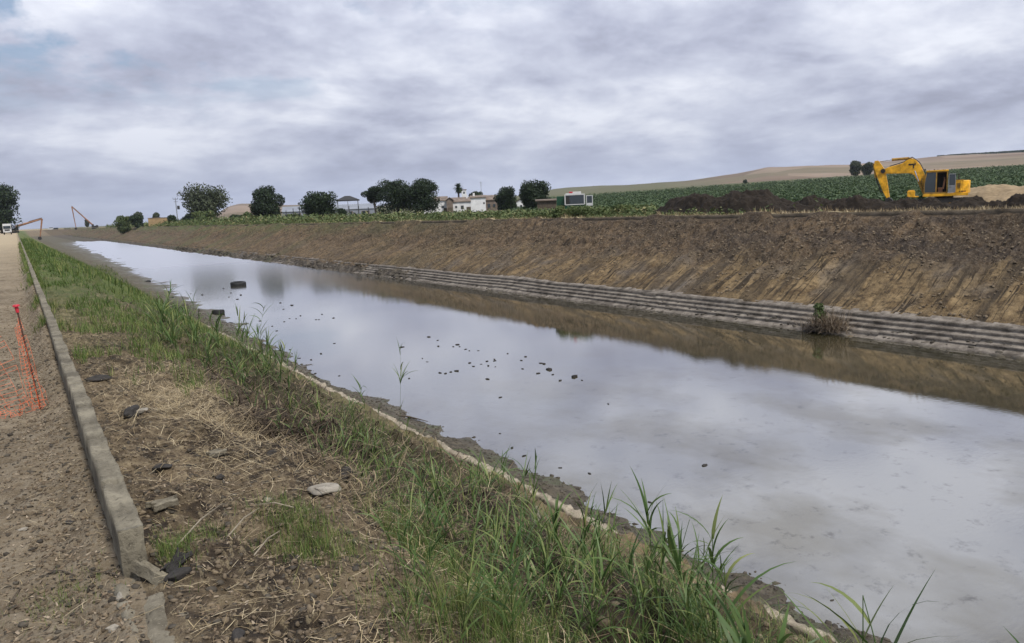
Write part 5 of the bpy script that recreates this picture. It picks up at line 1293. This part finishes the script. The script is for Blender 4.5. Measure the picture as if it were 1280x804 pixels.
# ------------------------------------------------------------------ farm buildings
def bframe(px, R): X, Y = place(px, R); return X, Y, math.atan2(X, Y)
def mpp(px, R):
    d = ray(px, 262); f = d.dot(fwd) / math.hypot(d.x, d.y)   # depth share
    return R * f / FPX
def building(x0, x1, ytop_wall, ytop_roof, R, depth, label, name='farm_house', wall=None, roof=None, windows=(), door=None, gable=False, hip=False, chimney=None, cat='building', group='whitewashed farm buildings', turn=0):
    wall = wall or M['whitewash']; roof = roof or M['tile']
    xm = (x0 + x1) / 2; X, Y, az = bframe(xm, R); z = ghf(X, Y) - .1
    pa, pb = place(x0, R), place(x1, R); w = math.hypot(pa[0] - pb[0], pa[1] - pb[1])
    hw = topz(xm, ytop_wall, R) - z; hr = topz(xm, ytop_roof, R + depth * .4) - z
    rt = empty(name, (X, Y, z), -az + turn, label, cat, group)
    mb = MB()
    if gable: mb.prism([(-w / 2, 0), (w / 2, 0), (w / 2, hw), (0, hr - .15), (-w / 2, hw)], 0, depth)
    else: mb.box((0, depth / 2, hw / 2), (w, depth, hw))
    mb.build('wall', wall, rt)
    t = .22; o = .35; mb = MB()
    if gable:
        for s in (-1, 1): mb.v += [Vector(v) for v in ((0, -o, hr), (s * (w / 2 + o), -o, hw - .1), (s * (w / 2 + o), depth + o, hw - .1), (0, depth + o, hr), (0, -o, hr + t), (s * (w / 2 + o), -o, hw - .1 + t), (s * (w / 2 + o), depth + o, hw - .1 + t), (0, depth + o, hr + t))]; b = len(mb.v) - 8; mb.f += [tuple(b + i for i in f) for f in ((0, 1, 2, 3), (4, 5, 6, 7), (0, 1, 5, 4), (1, 2, 6, 5), (2, 3, 7, 6), (3, 0, 4, 7))]
    else:
        m_ = min(depth / 2, w * .3) if hip else 0
        for s in (0, 1):
            y0 = -o if s == 0 else depth + o
            mb.v += [Vector(v) for v in ((-w / 2 - o, y0, hw), (w / 2 + o, y0, hw), (w / 2 + o - m_, depth / 2, hr), (-w / 2 - o + m_, depth / 2, hr), (-w / 2 - o, y0, hw + t), (w / 2 + o, y0, hw + t), (w / 2 + o - m_, depth / 2, hr + t), (-w / 2 - o + m_, depth / 2, hr + t))]
            b = len(mb.v) - 8; mb.f += [tuple(b + i for i in f) for f in ((0, 1, 2, 3), (4, 5, 6, 7), (0, 1, 5, 4), (1, 2, 6, 5), (2, 3, 7, 6), (3, 0, 4, 7))]
        for s in (-1, 1): mb.poly([(s * (w / 2), -o * 0, hw), (s * (w / 2), depth, hw), (s * (w / 2 - m_), depth / 2, hr)])
    rf = mb.build('roof', roof, rt)
    if chimney is not None: MB().box((chimney, depth * .35, hr + .2), (.7, .7, 1.6)).build('chimney', M['whitewash'], rf)
    for (fx, fz, ww, wh) in windows:
        f = MB().box((fx * w, -.03, fz * hw), (ww, .10, wh)).build('window', M['tile'], rt)
        MB().box((fx * w, -.09, fz * hw), (ww * .8, .03, wh * .85)).build('pane', M['glass'], f)
    if door: MB().box((door[0] * w, -.03, door[2] / 2), (door[1], .1, door[2])).build('door', M['bark'], rt)
    return rt
building(533, 560, 251.5, 246.5, 285, 8, 'long white barn at the left end of the farm, beside the tallest pine', windows=((-.1, .55, 1., .9), (.28, .55, 1., .9)), door=(.42, 1.6, 2.2))
building(529, 540, 256.5, 254.5, 262, 4, 'small white outhouse under the edge of the tallest pine', windows=((0, .6, .9, .8),), roof=M['whitewash'])
building(559, 567, 250.5, 247.3, 280, 9, 'narrow building with a grey arched gable between barn and long roof', gable=True, wall=M['tile'], door=(0, 1.6, 2.2))
building(566, 590, 252.5, 247.2, 282, 9, 'long low farmhouse with a brown tiled roof in the middle of the farm', windows=((-.3, .55, .8, .8), (.02, .5, 1.1, 1.3)), door=(.35, 1.6, 2.0), chimney=2)
building(589.5, 608, 247.3, 244.8, 268, 9, 'bright white farmhouse with the tallest plain wall', windows=((.38, .62, .5, .6),), chimney=-1.5)
building(607, 626, 250.2, 244.5, 272, 10, 'brown roofed farm wing right of the bright white house', wall=M['tile'], windows=((-.25, .5, 1.3, 1.6), (.1, .5, 1., 1.2)))
building(646, 658, 252.3, 249, 275, 7, 'small white house between the round tree and the shaggy tree', gable=True, windows=((0, .4, .8, .8),))
building(672, 696, 251.2, 250.2, 150, 4, 'low brown shed between the shaggy tree and the green truck', name='shed', wall=M['bark'], roof=M['tile'], cat='shed', group=None)
X, Y, az = bframe(581.5, 310); z = ghf(X, Y); h = topz(581.5, 237.6, 310) - z
rt = empty('water_tower', (X, Y, z), -az, 'small white tower block rising behind the palm trunk', 'tower'); MB().box((0, 0, h / 2), (1.9, 1.9, h)).build('wall', M['whitewash'], rt); MB().box((0, 0, h + .12), (2.2, 2.2, .25)).build('cap', M['tile'], rt); MB().box((0, -.96, h - 1.1), (.7, .05, .8)).build('window', M['glass'], rt)
X, Y, az = bframe(603, 290); z = ghf(X, Y); h = topz(603, 227, 290) - z
mb = MB(); mb.tube((0, 0, 0), (0, 0, h), .10, .06, 6)
for k, w_ in ((.97, 1.2), (.92, .9), (.86, .6)): mb.tube((-w_ / 2, 0, h * k), (w_ / 2, 0, h * k), .05, n=5)
props(mb.build('antenna_mast', M['metal'], loc=(X, Y, z)), 'thin antenna mast above the bright white farmhouse', 'antenna')
# long grey warehouse behind the trees
building(354, 472, 263, 256.8, 390, 22, 'long low grey warehouse behind the broad bushy tree', name='warehouse', wall=M['greyroof'], roof=M['greyroof'], cat='warehouse', group=None, windows=((-.35, .5, 4, 2.2), (-.1, .5, 4, 2.2), (.2, .5, 4, 2.2), (.38, .5, 4, 2.2)))
# open shed with black roof
X, Y, az = bframe(436, 250); z = ghf(X, Y); rt = empty('open_shed', (X, Y, z), -az, 'open shed with a pointed black roof on thin posts', 'shed')
zt = topz(436, 244.8, 250) - z; ze = topz(436, 251.2, 250) - z; hw = 3.75
mb = MB(); b = 0
for (yy) in (0,): mb.v += [Vector(v) for v in ((-hw, -2.5, ze), (hw, -2.5, ze), (hw, 4.5, ze), (-hw, 4.5, ze), (-.8, 1, zt), (.8, 1, zt), (-hw, -2.5, ze + .25), (hw, -2.5, ze + .25), (hw, 4.5, ze + .25), (-hw, 4.5, ze + .25))]
mb.f += [(0, 1, 2, 3), (6, 7, 5, 4), (8, 9, 4, 5), (7, 8, 5), (9, 6, 4), (0, 1, 7, 6), (1, 2, 8, 7), (2, 3, 9, 8), (3, 0, 6, 9)]
mb.build('roof', M['dark'], rt)
for x in (-3.2, 0, 3.2):
    for y in (-2.2, 4.2): MB().tube((x, y, 0), (x, y, ze), .09, n=8).build('post', M['metal'], rt)
MB().box((-1.2, 1.5, 1.8), (3.2, 2.5, 3.2)).build('tank', M['white'], rt, .1)
# fence of tall posts around the yard
rt = empty('yard_fence', (*place(400, 240), 0), 0, 'tall thin wire fence with dark posts in front of the grey warehouse', 'fence')
ox, oy, _ = rt.location; prev = None
for k, pxk in enumerate((358, 367, 375, 428, 437, 449, 461, 470)):
    a = place(pxk, 238); z = ghf(*a); h = 4.3 if k % 3 else 3.8
    MB().tube((a[0] - ox, a[1] - oy, z - .2), (a[0] - ox, a[1] - oy, z + h), .10, n=6).build('post', M['dark'], rt)
    if prev:
        mb = MB()
        for q_ in (.2, .5, .8, 1.): mb.tube((prev[0] - ox, prev[1] - oy, z + h * q_ * .97), (a[0] - ox, a[1] - oy, z + h * q_ * .97), .018, n=4)
        mb.build('wire', M['metal'], rt)
    prev = a
# yellow block building and electricity pole
X, Y, az = bframe(198.5, 400); z = ghf(X, Y); h = topz(198, 272.6, 400) - z
rt = empty('block_building', (X, Y, z), -az, 'low yellow block building half hidden at the bushes on the far bank', 'building')
MB().box((0, 2, h / 2), (9.6, 4, h)).build('wall', M['brick'], rt); MB().box((0, 2, h + .1), (9.9, 4.3, .2)).build('roof', M['tile'], rt); MB().box((2.6, -.02, h * .4), (1.1, .1, 2.)).build('door', M['bark'], rt)
X, Y, az = bframe(221.5, 352); z = ghf(X, Y); h = topz(221.5, 247.5, 352) - z
rt = empty('electricity_pole', (X, Y, z), -az, 'electricity pole with transformer left of the open eucalyptus', 'pole')
MB().tube((0, 0, -.3), (0, 0, h), .22, .14, 8).build('post', M['metal'], rt)
MB().box((0, 0, h - .5), (2.0, .15, .15)).box((0, 0, h - 1.6), (1.5, .15, .15)).build('crossarm', M['dark'], rt)
MB().box((.85, 0, h * .66), (1.0, .9, 1.5)).build('transformer', M['dark'], rt, .05)
for x in (-.9, 0, .9): MB().tube((x, 0, h - .4), (x, 0, h + .15), .08, n=6).build('insulator', M['dark'], rt)
# little landmarks on the hill
def on_hill(px, R):
    d = ray(px, 230); azz = math.degrees(math.atan2(d.x, d.y)); e = float(np.interp(azz, RD[:, 0], RD[:, 1])); return (*place(px, R), math.tan(math.radians(e)) * R), math.radians(azz)
(l, a) = on_hill(743, 2300); rt = empty('hilltop_house', (l[0], l[1], l[2] - 4), -a, 'tiny house on the skyline of the green hill above the green truck', 'house'); MB().box((0, 0, 5), (12, 8, 10)).build('wall', M['tile'], rt); MB().prism([(-7, 10), (7, 10), (0, 13)], -5, 5).build('roof', M['tile'], rt)
(l, a) = on_hill(1250, 2550); rt = empty('hilltop_ruin', (l[0], l[1], l[2] - 4), -a, 'small grey ruin on the skyline right of the excavator', 'ruin'); MB().box((0, 0, 7), (10, 8, 14)).box((12, 0, 5), (12, 8, 7)).build('wall', M['tile'], rt)
# dark olive rows on the upper hill
q = np.random.default_rng(61); n = 1500; pxs = q.uniform(1170, 1290, n)
Pz = []
for xx in pxs:
    R_k = 2600 - q.uniform(20, 420); (l, a) = on_hill(xx, R_k); Pz.append(l)
Pz = np.array(Pz); rr_ = np.hypot(Pz[:, 0], Pz[:, 1]); Pz[:, 2] *= np.sin(np.clip((rr_ - 600) / 2000, 0, 1) * PI / 2) ** 1.7 * 2600 / rr_
d = q.normal(size=(n, 3)); S = q.uniform(4, 9, n)
u = np.stack([np.cos(d[:, 0]), np.sin(d[:, 0]), 0 * S], 1) * S[:, None]; v = np.stack([0 * S, 0 * S, S * .7], 1)
V = np.stack([Pz - u, Pz + u, Pz + u * .6 + v, Pz - u * .6 + v], 1).reshape(-1, 3)
props(mesh_np('olive_grove', V, np.arange(n * 4).reshape(-1, 4), M['treeleaf'], rnd=np.repeat(q.uniform(.2, .7, n), 4)), 'dark band of trees along the top of the far hill', 'grove', None, 'stuff')

# ------------------------------------------------------------------ stake and orange net
b = at(52, 513); t_ = atd(20.5, 384, math.hypot(b.x, b.y))
rt = empty('stake', (b.x, b.y, b.z), 0, 'rusty steel rebar stake with a red safety cap holding the orange net', 'stake')
top = t_ - b
mb = MB(); mb.tube((0, 0, -.1), top, .0065, .0065, 8)
for k in range(40): c = top * ((k + .5) / 40); mb.tube(c - top * .002, c + top * .002, .0082, n=8, cap=False)
mb.build('rod', M['rust'], rt)
mb = MB(); tn = top.normalized(); mb.tube(top - tn * .05, top + tn * .005, .014, .016, 10).tube(top + tn * .005, top + tn * .022, .030, .026, 12); mb.build('cap', M['redcap'], rt, .002)
# net: a sagging sheet of strands running from the stake to the left
def net_sheet(name, A, B, C_, D, nu, nv, sag, seed, label, r=.0022, tear=.0, fold=.0):
    """A top start, B bottom start, C_ top end, D bottom end"""
    q = random.Random(seed); P = {}
    for i in range(nu + 1):
        for j in range(nv + 1):
            u, v = i / nu, j / nv
            p = A.lerp(C_, u).lerp(B.lerp(D, u), v)
            p = p + Vector((0, 0, -sag * 4 * u * (1 - u) * (1 - v * .7)))
            p += Vector((math.sin(u * 21 + v * 5) * fold, math.cos(u * 17 + v * 7) * fold, q.uniform(-.006, .006)))
            g = ghf(p.x, p.y) + .006
            if p.z < g: p.z = g
            P[i, j] = p
    mb = MB()
    for i in range(nu + 1):
        for j in range(nv + 1):
            if i < nu and q.random() > tear: mb.tube(P[i, j], P[i + 1, j], r, n=4, cap=False)
            if j < nv and q.random() > tear * .6: mb.tube(P[i, j], P[i, j + 1], r * .9, n=4, cap=False)
    o = mb.build(name, M['net'], None); props(o, label, 'net'); return o
A = b + top * .92; B_ = b + Vector((.045, -.02, .0))
far_l = Vector((-.62, 7.55, 0)); far_l.z = ghf(-.62, 7.55)
net_sheet('safety_net', A, B_ + Vector((0, 0, .03)), b + top * .80 + Vector((-.045, .01, 0)), b + Vector((-.08, -.05, .02)), 6, 24, .03, 3, 'orange plastic safety net bunched against the rusty stake', .0014, .2, .012)
net_sheet('safety_net', b + top * .55 + Vector((-.18, .0, .18)), b + Vector((-.06, -.05, .01)), b + Vector((-.52, -.1, .55)), b + Vector((-.50, -.25, .01)), 5, 16, .02, 5, 'orange safety net trailing from the stake out of the left edge', .0013, .4, .02)
net_sheet('safety_net', b + Vector((.02, .0, .22)), b + Vector((.075, .03, .01)), b + Vector((-.55, -.18, .06)), b + Vector((-.55, -.3, .0)), 20, 3, .05, 8, 'orange net strip lying along the ground at the foot of the stake', .0013, .4, .012)

# twigs on the road
q = random.Random(3)
for (xa, ya, xb, yb, lab) in ((60, 716, 96, 724, 'thin dark twig on the dirt road left of the wall end'), (112, 718, 156, 727, 'dark twig pointing at the broken wall end'), (12, 758, 26, 738, 'thin pale stalk on the road at the lower left')):
    a = at(xa, ya) + Vector((0, 0, .008)); c = at(xb, yb) + Vector((0, 0, .012)); m_ = a.lerp(c, .5) + Vector((.005, .004, .008))
    mb = MB(); mb.tube(a, m_, .0025, .0035, 6); mb.tube(m_, c, .0035, .0018, 6); props(mb.build('twig', M['bark']), lab, 'twig')

# ------------------------------------------------------------------ haze
hz_ = G('haze_air'); pv = hz_.n('ShaderNodeVolumePrincipled', {'Color': (.74, .80, .92, 1), 'Density': .00007, 'Anisotropy': .2})
hz_.nt.links.new(pv.outputs[0], hz_.out.inputs['Volume'])
o = MB().box((0, 0, 146), (19800, 19800, 310)).build('haze', hz_.m); props(o, 'thin pale haze in the air over the plain and hills', 'haze', None, 'stuff')
